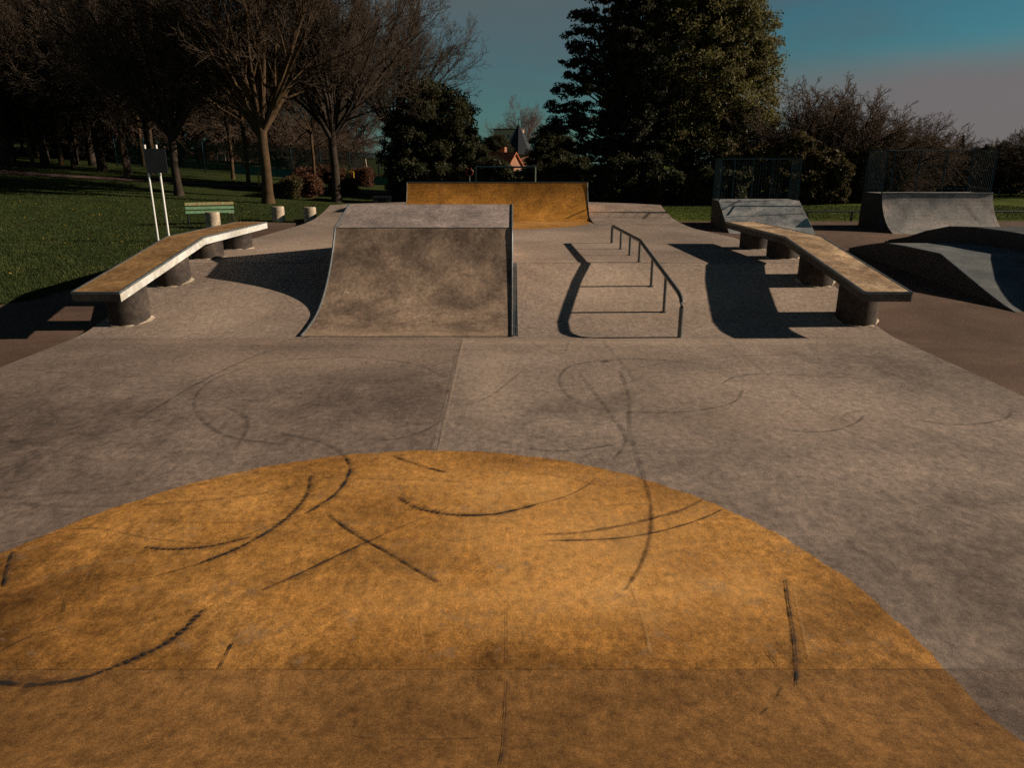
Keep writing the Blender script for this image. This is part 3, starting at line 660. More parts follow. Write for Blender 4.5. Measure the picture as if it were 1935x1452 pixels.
hullbox('jump_box', [(10.45, 14.35, .0), (10.46, 14.9, .11), (10.48, 15.6, .29), (10.52, 16.7, .6), (10.55, 17.65, .87), (10.52, 19.2, .88), (10.5, 20.3, .86), (10.55, 21.5, .66), (10.6, 22.6, .45)], 2.35, 0, 'sheetd', 'low metal jump box with one narrow sunlit strip, beside the right ledge')
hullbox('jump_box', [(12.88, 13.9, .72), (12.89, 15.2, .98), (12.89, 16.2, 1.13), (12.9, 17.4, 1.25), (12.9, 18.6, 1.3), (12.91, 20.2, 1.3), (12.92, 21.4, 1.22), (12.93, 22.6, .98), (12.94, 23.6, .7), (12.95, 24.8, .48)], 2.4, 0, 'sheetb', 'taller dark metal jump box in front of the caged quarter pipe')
# knee-high barriers
def barrier(x0, x1, y, lab, h=.42, step=1.9):
    r_ = empty('low_barrier', (x0, y, T(x0, y)))
    mb = MB(); mb.tube([(x, y, T(x, y) + h) for x in (x0, x1)], .032, 8); parts = [mb.build('top_rail', M['dark_steel'])]
    for x in np.arange(x0 + .05, x1, step): mb = MB(); mb.box(x - .035, x + .035, y - .03, y + .03, T(x, y) - .1, T(x, y) + h); parts.append(mb.build('post', M['dark_steel']))
    own(r_, *parts); tag(r_, lab, 'barrier')
barrier(12.6, 33, 31.2, 'knee high metal rail barrier between tarmac and grass behind the caged ramps')
barrier(23.4, 46, 49, 'farther knee high rail barrier along the hedge beyond the caged quarter pipe', .5, 3.0)

# ---------------------------------------------------------------- trees
def seg_mesh(name, segs, mat, parent, sides=3):
    A = np.array([s[0] for s in segs], float); B = np.array([s[1] for s in segs], float); r0 = np.array([s[2] for s in segs]); r1 = np.array([s[3] for s in segs])
    d = B - A; d /= np.linalg.norm(d, axis=1)[:, None] + 1e-9
    ref = np.where(np.abs(d[:, 2:3]) > .9, np.array([[1., 0, 0]]), np.array([[0, 0, 1.]])); a = np.cross(d, ref); a /= np.linalg.norm(a, axis=1)[:, None]; b = np.cross(d, a)
    n = len(A); V = np.zeros((n, 2 * sides, 3))
    for j in range(sides):
        t = 2 * math.pi * j / sides; o = a * math.cos(t) + b * math.sin(t)
        V[:, j] = A + o * r0[:, None]; V[:, sides + j] = B + o * r1[:, None]
    base = np.arange(n)[:, None] * 2 * sides
    Fq = np.concatenate([base + np.array([[j, (j + 1) % sides, sides + (j + 1) % sides, sides + j]]) for j in range(sides)])
    return np_mesh(name, V.reshape(-1, 3), Fq, mat, parent)
def grow(rng, p, d, L, r, lvl, maxl, big, small, P):
    ns = 4 if lvl < 2 else (3 if lvl < 4 else 2)
    pts = [(p, r)]; q = p.copy(); dd = d.copy(); rr = r
    for i in range(ns):
        dd = dd + rng.normal(0, P['wob'] * (1 + .3 * lvl), 3); dd[2] += P['up'] * (.5 if lvl < 2 else 1); dd /= np.linalg.norm(dd)
        q2 = q + dd * L / ns; r2 = r * (1 - (i + 1) / ns * .62)
        (big if lvl < 2 else small).append((q, q2, rr, r2)); q = q2; rr = r2; pts.append((q, rr))
    if lvl >= maxl: return
    nk = P['kids'][lvl]
    for k in range(nk):
        t = P['start'][lvl] + (1 - P['start'][lvl]) * (k + rng.random() * .8) / nk; t = min(t, .99)
        i = min(int(t * ns), ns - 1); f = t * ns - i; a, b = pts[i][0], pts[i + 1][0]; c = a + (b - a) * f; rc = pts[i][1] * (1 - f) + pts[i + 1][1] * f
        ax = (b - a) / (np.linalg.norm(b - a) + 1e-9); u = rng.normal(0, 1, 3); u -= ax * u.dot(ax); u /= np.linalg.norm(u)
        ang = R(P['ang'][lvl]) * (.7 + .6 * rng.random()); nd = ax * math.cos(ang) + u * math.sin(ang)
        grow(rng, c, nd, L * P['len'][lvl] * (.7 + .5 * rng.random()) * (1 - .35 * t), max(rc * P['rad'][lvl], P.get('rmin', .013)), lvl + 1, maxl, big, small, P)
def bare_tree(name, seed, P, mats=('bark_lichen', 'twig'), loc=(0, 0, 0), rz=0):
    rng = np.random.default_rng(seed); big = []; small = []
    root = empty(name, loc, rz); h0 = P['trunk_h']; r0 = P['trunk_r']
    mb = MB(); stems = P.get('stems', 1)
    mb.tube([(0, 0, -.4), (0, 0, .05), (.02, .01, .5), (.05, -.03, h0 * .5), (.02, .04, h0 * .8), (0, 0, h0)], [r0 * 1.7, r0 * 1.35, r0 * 1.05, r0 * .92, r0 * .9, r0 * .95], 14)
    nk = P['limbs']
    for k in range(nk):
        a = 2 * math.pi * (k + .4 * rng.random()) / nk; tilt = R(P['tilt']) * (.45 + .8 * rng.random()) if k else R(6)
        z = h0 * (1 - .12 * rng.random())
        d = np.array([math.cos(a) * math.sin(tilt), math.sin(a) * math.sin(tilt), math.cos(tilt)])
        grow(rng, np.array([0, 0, z - .1]), d, P['limb_L'] * (.8 + .4 * rng.random()), r0 * .55 * (.7 + .4 * rng.random()), 0, P['maxl'], big, small, P)
    t = mb.build('trunk', M[mats[0]], root, smooth=True)
    seg_mesh('limbs', big, M[mats[0]], root, 7)
    seg_mesh('crown', small, M[mats[1]], root, 3)
    return root
def copy_tree(o, loc, rz, s=1.0, sz=None):
    c = o.copy(); COL.objects.link(c); c.location = loc; c.rotation_euler = (0, 0, rz); c.scale = (s, s, sz or s)
    for ch in o.children:
        k = ch.copy(); COL.objects.link(k); k.parent = c
    return c
PA = dict(trunk_h=3.7, trunk_r=.27, limbs=13, tilt=40, limb_L=10.0, rmin=.011, maxl=4, wob=.06, up=.08, kids=[9, 8, 6, 5], start=[.14, .12, .12, .15], ang=[32, 36, 38, 38], len=[.62, .56, .52, .5], rad=[.5, .5, .55, .6])
PB = dict(PA, trunk_h=3.8, trunk_r=.25, limbs=13, tilt=42, limb_L=8.0, wob=.07, rmin=.011)
PC = dict(PA, trunk_h=4.6, trunk_r=.13, limbs=9, tilt=46, limb_L=6.8, kids=[8, 7, 6, 4], wob=.1, up=.05, rmin=.016)
PS = dict(PA, trunk_h=.7, trunk_r=.2, limbs=20, tilt=58, limb_L=4.4, kids=[8, 7, 6, 4], wob=.12, up=.05)
def put(x, y): return (x, y, T(x, y))
tA = bare_tree('bare_tree', 3, PA, loc=put(at_X(514, 38.5), 38.5), rz=.4)
tag(tA, 'large bare tree with thick sunlit trunk and upswept limbs behind the bollards', 'tree', 'bare trees on the lawn')
tB = bare_tree('bare_tree', 12, PB, mats=('bark', 'twig'), loc=put(at_X(642, 42), 42.0), rz=2.0)
tag(tB, 'bare tree with dark trunk just left of the far grey bank', 'tree', 'bare trees on the lawn')
tC = bare_tree('bare_tree', 23, PC, loc=put(-21.5, 57), rz=1.0)
tag(tC, 'slim bare tree standing upslope left of the large sunlit trunk', 'tree', 'bare trees on the lawn')
tD = copy_tree(tB, put(at_X(350, 40), 40.0), 4.4, .85); tag(tD, 'bare tree with dark forked trunk behind the green bench', 'tree', 'bare trees on the lawn')
tE = copy_tree(tC, put(at_X(604, 56), 56.0), 2.2, .9); tag(tE, 'slender bare tree seen between the two nearest lawn trunks', 'tree', 'bare trees on the lawn')
tF = copy_tree(tC, put(at_X(258, 50), 50.0), 5.0, 1.0); tag(tF, 'slender bare tree just left of the notice on white poles', 'tree', 'bare trees on the lawn')
tG = bare_tree('bare_tree', 31, dict(PC, limbs=10, tilt=55, trunk_h=3.6, trunk_r=.12), mats=('bark', 'twig'), loc=put(-42, 62), rz=.6)
WL = 'bare tree in the dense wood on the left hillside'
tag(tG, WL, 'tree', 'bare trees in the hillside wood')
rw = random.Random(5); n = 0
spots = []
for i in range(62):
    y = rw.uniform(54, 92); u = rw.uniform(-220, 335) if i % 3 else rw.uniform(-120, 190); x = at_X(u, y)
    spots.append((x, y))
for i in range(9):
    y = rw.uniform(74, 100); spots.append((at_X(rw.uniform(330, 760), y), y))
for i, (x, y) in enumerate(spots):
    src = (tC, tG, tG, tB)[i % 4]; o = copy_tree(src, put(x, y), rw.uniform(0, 6.3), rw.uniform(.85, 1.3), rw.uniform(.9, 1.35)); 
    tag(o, WL if i < 62 else 'bare tree beyond the tennis court fence', 'tree', 'bare trees in the hillside wood' if i < 62 else 'bare trees beyond the court')
for i, (x, y) in enumerate([(-38, 45), (-26, 50), (-34, 50), (-30, 54), (-17.5, 49)]):
    o = copy_tree((tB, tG, tB, tG, tC)[i], put(x, y), rw.uniform(0, 6), (.9, 1.05, .9, 1.1, 1.0)[i])
    tag(o, ('bare tree on the lawn by the left end of the footpath', 'bare tree midway up the left lawn', 'spreading bare tree at the left picture edge', 'bare tree where the footpath meets the wood', 'bare tree on the lawn between bench and footpath')[i], 'tree', 'bare trees on the lawn')
#SHRUBS
# brown twiggy shrubs right of the big evergreen
tS = bare_tree('twiggy_shrub', 41, PS, mats=('bark', 'twig_red'), loc=put(at_X(1540, 47), 47.0), rz=.2)
tS.scale = (1.25, 1.25, 1.25); tag(tS, 'tall reddish brown leafless shrub right of the big evergreen', 'shrub', 'leafless shrubs on the right')
labs = ['tall leafless shrub at the left end of the shrub row beside the big evergreen', 'leafless shrub behind the gap between the two mesh cages', 'thin leafless shrub above the caged quarter pipe left end', 'low leafless shrub right of the reddish brown one']
for (u, y, s), lb_ in zip([(1515, 50, 1.1), (1590, 46, 1.12), (1690, 52, .95), (1640, 44, .7)], labs):
    o = copy_tree(tS, put(at_X(u, y), y), rw.uniform(0, 6), s); tag(o, lb_, 'shrub', 'leafless shrubs on the right')
o = copy_tree(tS, put(at_X(1955, 50), 50), 1.0, .95); tag(o, 'leafless shrub at the right picture edge', 'shrub', 'leafless shrubs on the right')
ru = random.Random(11)
for i in range(24):
    y_ = ru.uniform(70, 98); u_ = ru.uniform(-60, 760)
    if min(abs(u_ - k) for k in (238, 318, 422, 478)) < 34: continue
    q = copy_tree(tS, put(at_X(u_, y_), y_), ru.uniform(0, 6), ru.uniform(1.0, 1.6)); tag(q, 'leafless scrub bush under the trees at the back of the left lawn', 'shrub', 'leafless scrub behind the left lawn')
for i in range(8):
    y_ = ru.uniform(60, 80); q = copy_tree(tS, put(at_X(1420 + i * 75, y_), y_), ru.uniform(0, 6), ru.uniform(.7, .9)); tag(q, 'leafless scrub bush far behind the caged ramps', 'shrub', 'leafless scrub behind the caged ramps')
tP = bare_tree('bare_tree', 55, dict(PA, limbs=10, tilt=62, limb_L=7.5, trunk_r=.3, up=.03), mats=('twig_pale', 'twig_pale'), loc=put(at_X(985, 345), 345.0)); tP.scale = (1.9, 1.9, 2.2)
tag(tP, 'pale pinkish bare tree far away behind the dark spire', 'tree')

def leaves(name, C, rad, per, size, mat, parent, rng, squash=.7):
    n = len(C) * per; cen = np.repeat(C, per, 0); rr = np.repeat(rad, per)
    d = rng.normal(0, 1, (n, 3)); d /= np.linalg.norm(d, axis=1)[:, None]; d *= (rng.random(n) ** .5)[:, None] * rr[:, None]; d[:, 2] *= squash
    p = cen + d; a = rng.normal(0, 1, (n, 3)); a /= np.linalg.norm(a, axis=1)[:, None]; b = np.cross(a, rng.normal(0, 1, (n, 3))); b /= np.linalg.norm(b, axis=1)[:, None]
    s = size * (.6 + .8 * rng.random(n))[:, None]; a = a * s; b = b * s * .55
    V = np.stack([p - a, p + b, p + a, p - b], 1).reshape(-1, 3); i = np.arange(n)[:, None] * 4
    return np_mesh(name, V, i + np.array([[0, 1, 2, 3]]), mat, parent)
def evergreen(name, loc, blobs, mat, seed, ncl, per, size, clr=(.35, .8), trunk=(.35, 5), squash=.7, shell=.45):
    rng = np.random.default_rng(seed); root = empty(name, loc); C = []
    vol = np.array([b[3] * b[4] * b[5] for b in blobs]); vol = vol ** .75 / (vol ** .75).sum()
    for b, w in zip(blobs, vol):
        k = max(4, int(ncl * w)); d = rng.normal(0, 1, (k, 3)); d /= np.linalg.norm(d, axis=1)[:, None]; rad = shell + (1.08 - shell) * rng.random(k) ** .6
        C.append(np.array(b[:3]) + d * rad[:, None] * np.array(b[3:6]))
    C = np.concatenate(C); C = C[C[:, 2] > .2]; rad = rng.uniform(clr[0], clr[1], len(C))
    mb = MB(); tr, th = trunk
    mb.tube([(0, 0, -.3), (0, 0, .4), (.1, .05, th * .6), (0, 0, th)], [tr * 1.5, tr * 1.1, tr, tr * .6], 10)
    mb.build('trunk', M['bark'], root, smooth=True)
    segs = []
    idx = rng.choice(len(C), min(len(C), 260), replace=False)
    for i in idx:
        c = C[i]; a = np.array([0, 0, min(th, max(.6, c[2] * .7))]); m_ = (a + c) / 2 + rng.normal(0, .3, 3) + np.array([0, 0, -.2]); segs += [(a, m_, .07, .045), (m_, c, .045, .015)]
    seg_mesh('limbs', segs, M['bark_lichen'], root, 4)
    leaves('crown', C, rad, per, size, M[mat], root, rng, squash)
    return root
# big broadleaf evergreen, blobs (x,y,z, rx,ry,rz) about its foot
bt = evergreen('evergreen_tree', put(at_X(1288, 52), 52.0), [(0, 0, 8, 5.2, 4.5, 5), (3.1, 0, 6.2, 2.7, 3, 3.8), (2.9, .2, 10.2, 2.5, 3, 2.4), (-2.5, 0, 7, 3.4, 3.6, 5), (.4, 0, 13, 3.6, 3.4, 3.2), (3.6, -.5, 3.6, 2.2, 2.2, 2.6), (-1, -1.5, 3, 4.2, 2.6, 2.2), (1.4, -1.2, 12.6, 2.2, 2, 1.8)],
    'leaf_olive', 8, 1500, 105, .095, (.35, .95), (.45, 9), shell=.35)
tag(bt, 'huge evergreen tree with olive green sunlit crown at the centre right', 'tree')
# cedar-like dark tree: pads on tiers
rng = np.random.default_rng(2); blobs = [(1.5, 0, 7, 2.6, 2.6, 5.6), (2.2, .5, 11.2, 1.9, 2, 2.6), (1.2, 0, 3, 3.4, 2.6, 2.6)]
for z, x0, w in ((4.2, -4.6, 1.0), (4.9, -3.4, 1.2), (5.7, -4.1, .95), (6.6, -3.6, .95), (7.5, -2.9, 1.1), (8.4, -3.5, .85), (9.2, -3.3, .9), (10.1, -3.0, 1.0), (11.2, -2.7, .95), (12.2, -2.0, .95), (12.9, -1.0, .9), (13.6, -.6, .7), (11.8, -1.0, 1.2), (5.2, -1.9, 1.4), (8.0, -1.7, 1.4), (10.4, -.7, 1.3), (3.2, -3.0, 1.2)):
    blobs.append((x0 + .5, rng.uniform(-1, 1), z, w, 1.0, .33)); blobs.append((x0 + 1.6, rng.uniform(-1.5, .5), z - .1, w * 1.1, 1.1, .4))
ct = evergreen('cedar_tree', put(at_X(1150, 50), 50.0), blobs, 'leaf_cedar', 9, 1100, 95, .085, (.22, .55), (.35, 11), .5)
tag(ct, 'dark layered conifer on the left flank of the huge evergreen', 'tree')
de = evergreen('evergreen_tree', put(at_X(822, 48), 48.0), [(0, 0, 3.4, 2.7, 2.4, 3.3), (.9, 0, 4.6, 1.9, 1.8, 2.0), (-1.2, 0, 3, 2.2, 2, 2.6), (1.9, 0, 2.4, 1.5, 1.6, 2.2), (-.3, 0, 5.9, 1.3, 1.2, 1.1)], 'leaf_dark', 10, 800, 95, .08, (.25, .6), (.3, 4))
tag(de, 'round dark evergreen tree left of the gap of sky', 'tree')
for i, (u, y, s, l) in enumerate([(890, 74, .72, 'low dark evergreen in the gap of sky, left of the spire'), (1040, 70, .95, 'low dark evergreen right of the spire'), (938, 126, 1.1, 'dark evergreen directly left of the spire foot')]):
    o = copy_tree(de, put(at_X(u, y), y), i * 1.3, s, s * .8); tag(o, l, 'tree', 'low evergreens in the gap')
# hedges
def hedge(name, w, dpt, h, mat, seed, ncl, per, size, loc, lab, rz=0, grp=None, wob=.25):
    rng = np.random.default_rng(seed); root = empty(name, loc, rz)
    C = np.stack([rng.uniform(-w / 2, w / 2, ncl), rng.uniform(-dpt / 2, dpt / 2, ncl), rng.random(ncl) ** .8 * h], 1); C[:, 2] *= 1 + wob * np.sin(C[:, 0] * 1.3 + seed) * .5 + wob * .5 * np.sin(C[:, 0] * 3.1)
    C[:, 2] = np.maximum(C[:, 2], .12)
    leaves('foliage', C, rng.uniform(.18, .42, ncl), per, size, M[mat], root, rng, .8)
    segs = []
    for i in range(int(w * 5)):
        x = rng.uniform(-w / 2, w / 2); y = rng.uniform(-dpt / 3, dpt / 3); segs.append((np.array([x, y, -.15]), np.array([x + rng.normal(0, .15), y, h * .75]), .025, .008))
    seg_mesh('stems', segs, M['bark'], root, 4)
    return tag(root, lab, 'hedge', grp)
hg = 'dark hedge behind the far ramps'
for i, (x, y, w, h, l) in enumerate([(-4.4, 43, 5.5, 1.9, 'dark clipped shrub bank behind the left part of the far orange ramp'), (.8, 43, 5.5, 2.0, 'dark shrub bank directly behind the far orange ramp'), (5.6, 42.5, 5.5, 2.3, 'dark shrub bank behind the right end of the far orange ramp'), (10.3, 40.5, 5.0, 1.7, 'dark hedge between far orange ramp and caged bank ramp')]):
    hedge('hedge', w, 1.8, h, 'leaf_dark', 60 + i, 420, 70, .09, put(x, y), l, 0, hg)
hedge('hedge', 6.5, 2.2, 3.0, 'leaf_brown', 70, 620, 70, .09, put(15.2, 41.5), 'brown green leafy hedge behind the caged bank ramp')
hedge('hedge', 4.2, 2.2, 2.5, 'leaf_brown', 71, 420, 70, .09, put(20.3, 43), 'brown leafy hedge in the gap between the two mesh cages')
for i in range(4):
    hedge('hedge', 7.4, 2.4, 2.7, 'leaf_dark', 80 + i, 480, 60, .12, put(26.5 + i * 6.6, 53 + i * .5), ['dark hedge behind the left of the caged quarter pipe', 'dark hedge behind the right of the caged quarter pipe', 'dark hedge at the right picture edge', 'dark hedge just outside the right picture edge'][i], 0, 'dark hedges at the field edge', .35)
def conifer(loc, h, r_, lab):
    rng = np.random.default_rng(int(h * 100)); root = empty('conifer', loc)
    k = 320; z = rng.random(k) * h + .1; rr = r_ * np.maximum(1 - z / h, .02) * (.4 + .7 * rng.random(k)); a = rng.random(k) * 6.28
    C = np.stack([rr * np.cos(a), rr * np.sin(a), z], 1); leaves('crown', C, np.maximum(.34 * (1 - z / h), .07), 40, .07, M['leaf_cedar'], root, rng, .5)
    mb = MB(); mb.tube([(0, 0, -.2), (0, 0, h * .9)], [.15, .02], 6); mb.build('trunk', M['bark'], root)
    tag(root, lab, 'tree', 'small conifers on the right horizon')
for (u, v), l in zip([(1728, 262), (1766, 256), (1820, 259)], ['small pointed conifer on the right horizon, leftmost of three', 'small pointed conifer on the right horizon, middle of three', 'small pointed conifer on the right horizon, rightmost of three']):
    x, y, z = at_Y(u, v, 60); conifer(put(x, y), z - T(x, y), 1.3, l)
# low brown beech shrubs on the left lawn
for i, (u, v, w, h, l) in enumerate([(575, 372, 2.0, 1.0, 'round brown leafy shrub between the two nearest lawn trunks'), (650, 368, 1.4, .8, 'small brown shrub right of the dark lawn trunk'), (684, 352, 1.1, 1.0, 'small clipped brown hedge block below the pale board'), (735, 350, 2.6, .6, 'low brown hedge left of the dark round evergreen'), (545, 374, 1.2, .9, 'green brown shrub at the foot of the large sunlit trunk'), (605, 345, 3.0, .8, 'long low brown hedge in front of the court fence')]):
    # foot of the shrub on the lawn
    r_ = ray(u, v); t = 20.0
    while H + r_[2] * t > T(r_[0] * t, r_[1] * t) and t < 75: t += .1
    x, y = r_[0] * t, r_[1] * t
    hedge('shrub', w * t / 42, 1.0, h * t / 42, 'leaf_beech' if i != 4 else 'leaf_brown', 90 + i, 150, 60, .07, put(x, y), l, 0, 'brown shrubs on the lawn')
# ---------------------------------------------------------------- court fence, yellow frames, pale board
cf = empty('court_fence', (-18, 64, T(-18, 64))); parts = []
xs_ = np.arange(-34, -5.9, 2.5)
for x in xs_: mb = MB(); z = T(x, 64); mb.box(x - .04, x + .04, 63.96, 64.04, z - .2, z + 2.6); parts.append(mb.build('post', M['blue']))
V = []; F_ = []
for i, x in enumerate(xs_):
    z = T(x, 64); V += [(x, 64.05, z + .05), (x, 64.05, z + 2.6)]
    if i: k = 2 * i; F_.append((k - 2, k, k + 1, k - 1))
mb = MB(); mb.add(V, F_); parts.append(mb.build('mesh_panel', M['court_mesh']))
V = []; F_ = []
for i, x in enumerate(xs_[4:]):
    z = T(x, 63.9); V += [(x, 63.9, z + .1), (x, 63.9, z + .75)]
    if i: k = 2 * i; F_.append((k - 2, k, k + 1, k - 1))
mb = MB(); mb.add(V, F_); parts.append(mb.build('windbreak', M['court_blue']))
own(cf, *parts); tag(cf, 'tall green mesh court fence with a blue band beyond the left lawn', 'fence')
for u, v, l in ((495, 354, 'yellow hoop left of the large sunlit trunk'), (665, 352, 'yellow hoop beside the clipped brown hedge block')):
    r_ = ray(u, v); t = 20.0
    while H + r_[2] * t > T(r_[0] * t, r_[1] * t) and t < 75: t += .1
    x, y = r_[0] * t, r_[1] * t; w = 4.5 * t / F; h = 26 * t / F
    mb = MB(); mb.tube([(-w, 0, -.1), (-w, 0, h * .96), (-w * .8, 0, h), (w * .8, 0, h), (w, 0, h * .96), (w, 0, -.1)], .05, 8); o = mb.build('bike_hoop', M['yellow'], loc=put(x, y)); tag(o, l, 'hoop', 'yellow hoops on the lawn')
x, y, z0 = at_Y(684, 330, 61.5); mb = MB(); mb.add([(-.55, 0, -.4), (.55, 0, -.4), (.35, .1, 1.25), (-.75, .1, 1.25), (-.55, .12, -.4), (.55, .12, -.4), (.35, .22, 1.25), (-.75, .22, 1.25)], [(0, 1, 2, 3), (7, 6, 5, 4), (0, 4, 5, 1), (1, 5, 6, 2), (2, 6, 7, 3), (3, 7, 4, 0)])
o = mb.build('pale_board', M['render'], loc=(x, y, z0)); tag(o, 'pale cream leaning board lit by the sun in front of the court fence', 'board')
# ---------------------------------------------------------------- goal, round red hoop sign
gy_ = 37.5; z = T(0, gy_); xr = at_X(1010, gy_); xl = xr - 3.0
go = empty('goal', ((xl + xr) / 2, gy_, z)); parts = []
for x in (xl, xr): mb = MB(); mb.tube([(x, gy_, z - .1), (x, gy_, z + 2.05)], .05, 10); parts.append(mb.build('post', M['goal_paint']))
mb = MB(); mb.tube([(xl, gy_, z + 2.05), (xr, gy_, z + 2.05)], .045, 10); parts.append(mb.build('crossbar', M['blue']))
own(go, *parts); tag(go, 'metal goal frame behind the far orange ramp', 'goal')
x, y, z0 = at_Y(887, 325, 36.5); rg = empty('hoop_sign', (x, y, T(x, y))); dz = z0 - T(x, y)
mb = MB(); mb.tube([(.17 * math.cos(a), 0, dz + .17 * math.sin(a)) for a in np.linspace(math.pi * .8, math.pi * 2.2, 20)], .035, 8); mb.tube([(-.08, 0, dz + .02), (-.08, 0, dz + .2)], .03, 6); mb.tube([(.08, 0, dz + .02), (.08, 0, dz + .2)], .03, 6); mb.build('ring', M['red'], rg)
mb = MB(); mb.tube([(0, .05, -.2), (0, .05, dz - .15)], .03, 8); mb.build('pole', M['dark_steel'], rg)
tag(rg, 'small red open ring sign on a pole behind the far orange ramp', 'sign')
# ---------------------------------------------------------------- buildings
def house(x, y, w, dpt, hw, hr, wall, roof, lab, rz=0, gable='x', z=None):
    r_ = empty('house', (x, y, T(x, y) if z is None else z), rz)
    mb = MB(); mb.box(-w / 2, w / 2, -dpt / 2, dpt / 2, -.5, hw)
    mb.add([(-w / 2, -dpt / 2 + .003, hw), (w / 2, -dpt / 2 + .003, hw), (0, -dpt / 2 + .003, hw + hr), (-w / 2, dpt / 2 - .003, hw), (w / 2, dpt / 2 - .003, hw), (0, dpt / 2 - .003, hw + hr)], [(0, 1, 2), (5, 4, 3)])
    mb.build('wall', M[wall], r_)
    mb = MB(); e = .3; k = hr / (w / 2)
    for s in (-1, 1):
        a = (s * (w / 2 + e), hw - e * k); mb.add([(a[0], -dpt / 2 - e, a[1]), (a[0], dpt / 2 + e, a[1]), (0, dpt / 2 + e, hw + hr + .02), (0, -dpt / 2 - e, hw + hr + .02), (a[0], -dpt / 2 - e, a[1] + .14), (a[0], dpt / 2 + e, a[1] + .14), (0, dpt / 2 + e, hw + hr + .18), (0, -dpt / 2 - e, hw + hr + .18)],
            [(0, 1, 2, 3), (4, 7, 6, 5), (0, 3, 7, 4), (1, 5, 6, 2), (0, 4, 5, 1)])
    ro = mb.build('roof', M[roof], r_)
    mb = MB(); mb.box(.6, 1.2, -.4, .4, hw + hr - .8, hw + hr + .9); mb.build('chimney', M['brick'], ro)
    for xx in (-w / 4, w / 4):
        for zz in (1.0, 3.6):
            if zz + 1.2 < hw + .4:
                mb = MB(); mb.box(xx - .55, xx + .55, -dpt / 2 - .05, -dpt / 2 + .02, zz, zz + 1.2); wi = mb.build('window', M['white'], r_)
                mb = MB(); mb.box(xx - .47, xx - .03, -dpt / 2 - .07, -dpt / 2 - .05, zz + .08, zz + 1.12); mb.box(xx + .03, xx + .47, -dpt / 2 - .07, -dpt / 2 - .05, zz + .08, zz + 1.12); mb.build('pane', M['glass'], wi)
    mb = MB(); mb.box(-.45, .45, -dpt / 2 - .04, -dpt / 2 + .02, -.1, 2.0); mb.build('door', M['black'], r_)
    tag(r_, lab, 'house')
def house_at(u, v, Y, hw, hr, *a, **k):            # gable top seen at (u,v)
    x, y, z = at_Y(u, v, Y); house(x, Y, a[0], a[1], hw, hr, *a[2:], z=z - hw - hr, **k)
house_at(238, 252, 104, 4.6, 2.6, 6, 8, 'brick', 'orangeb', 'brick gabled house behind the wood, above the notice panel', rz=R(28))
house_at(318, 268, 110, 4.2, 2.0, 7, 8, 'render', 'tile', 'cream walled house behind the lawn trees, right of the notice panel', rz=R(20))
house_at(422, 250, 106, 4.8, 2.8, 6.5, 8, 'brick', 'orangeb', 'brick house with orange gable between the lawn trunks', rz=R(35))
house_at(478, 258, 118, 4.6, 2.6, 8, 9, 'brick', 'tile', 'house with dark red roof left of the large sunlit trunk', rz=R(70))
house_at(945, 290, 108, 2.4, 2.0, 4.4, 5, 'brick', 'orangeb', 'small house with bright orange roof in the gap left of the spire', rz=R(58))
# church spire
x, y, z = at_Y(980, 232, 215); b0 = T(x, y); hs = z - b0
ch_ = empty('church', (x, y, b0), R(20))
mb = MB(); mb.box(-3.4, 3.4, -3.4, 3.4, -.5, hs * .3); mb.box(-4, 4, 2.9, 16, -.5, hs * .22); mb.build('tower', M['brick'], ch_)
mb = MB(); n = 8; mb.add([(4.7 * math.cos(R(22.5 + 45 * i)), 4.7 * math.sin(R(22.5 + 45 * i)), hs * .3) for i in range(n)] + [(0, 0, hs)], [(i, (i + 1) % n, n) for i in range(n)] + [tuple(range(n))[::-1]])
spi = mb.build('spire', M['slate'], ch_)
mb = MB(); mb.tube([(0, 0, hs - .1), (0, 0, hs + 1.5)], .12, 6); mb.box(-.5, .5, -.1, .1, hs + .8, hs + 1.0); mb.build('cross', M['black'], spi)
tag(ch_, 'church with steep dark slate spire topped by a cross in the gap of sky', 'church')
x, y, z = at_Y(962, 246, 330); b0 = T(x, y); hb = z - b0
tb = empty('apartment_block', (x, y, b0), R(-15))
mb = MB(); mb.box(-5.5, 5.5, -5, 5, -.5, hb); mb.build('wall', M['render'], tb)
mb = MB(); mb.box(-5.8, 5.8, -5.3, 5.3, hb, hb + .5); mb.build('roof', M['tile'], tb)
for i in range(4):
    for j in range(int(hb / 2.7)):
        mb = MB(); mb.box(-4.7 + i * 2.6, -3.4 + i * 2.6, -5.06, -4.98, 1 + j * 2.7, 2.4 + j * 2.7); mb.build('window', M['glass'], tb)
tag(tb, 'distant cream apartment block half hidden behind the spire', 'building')
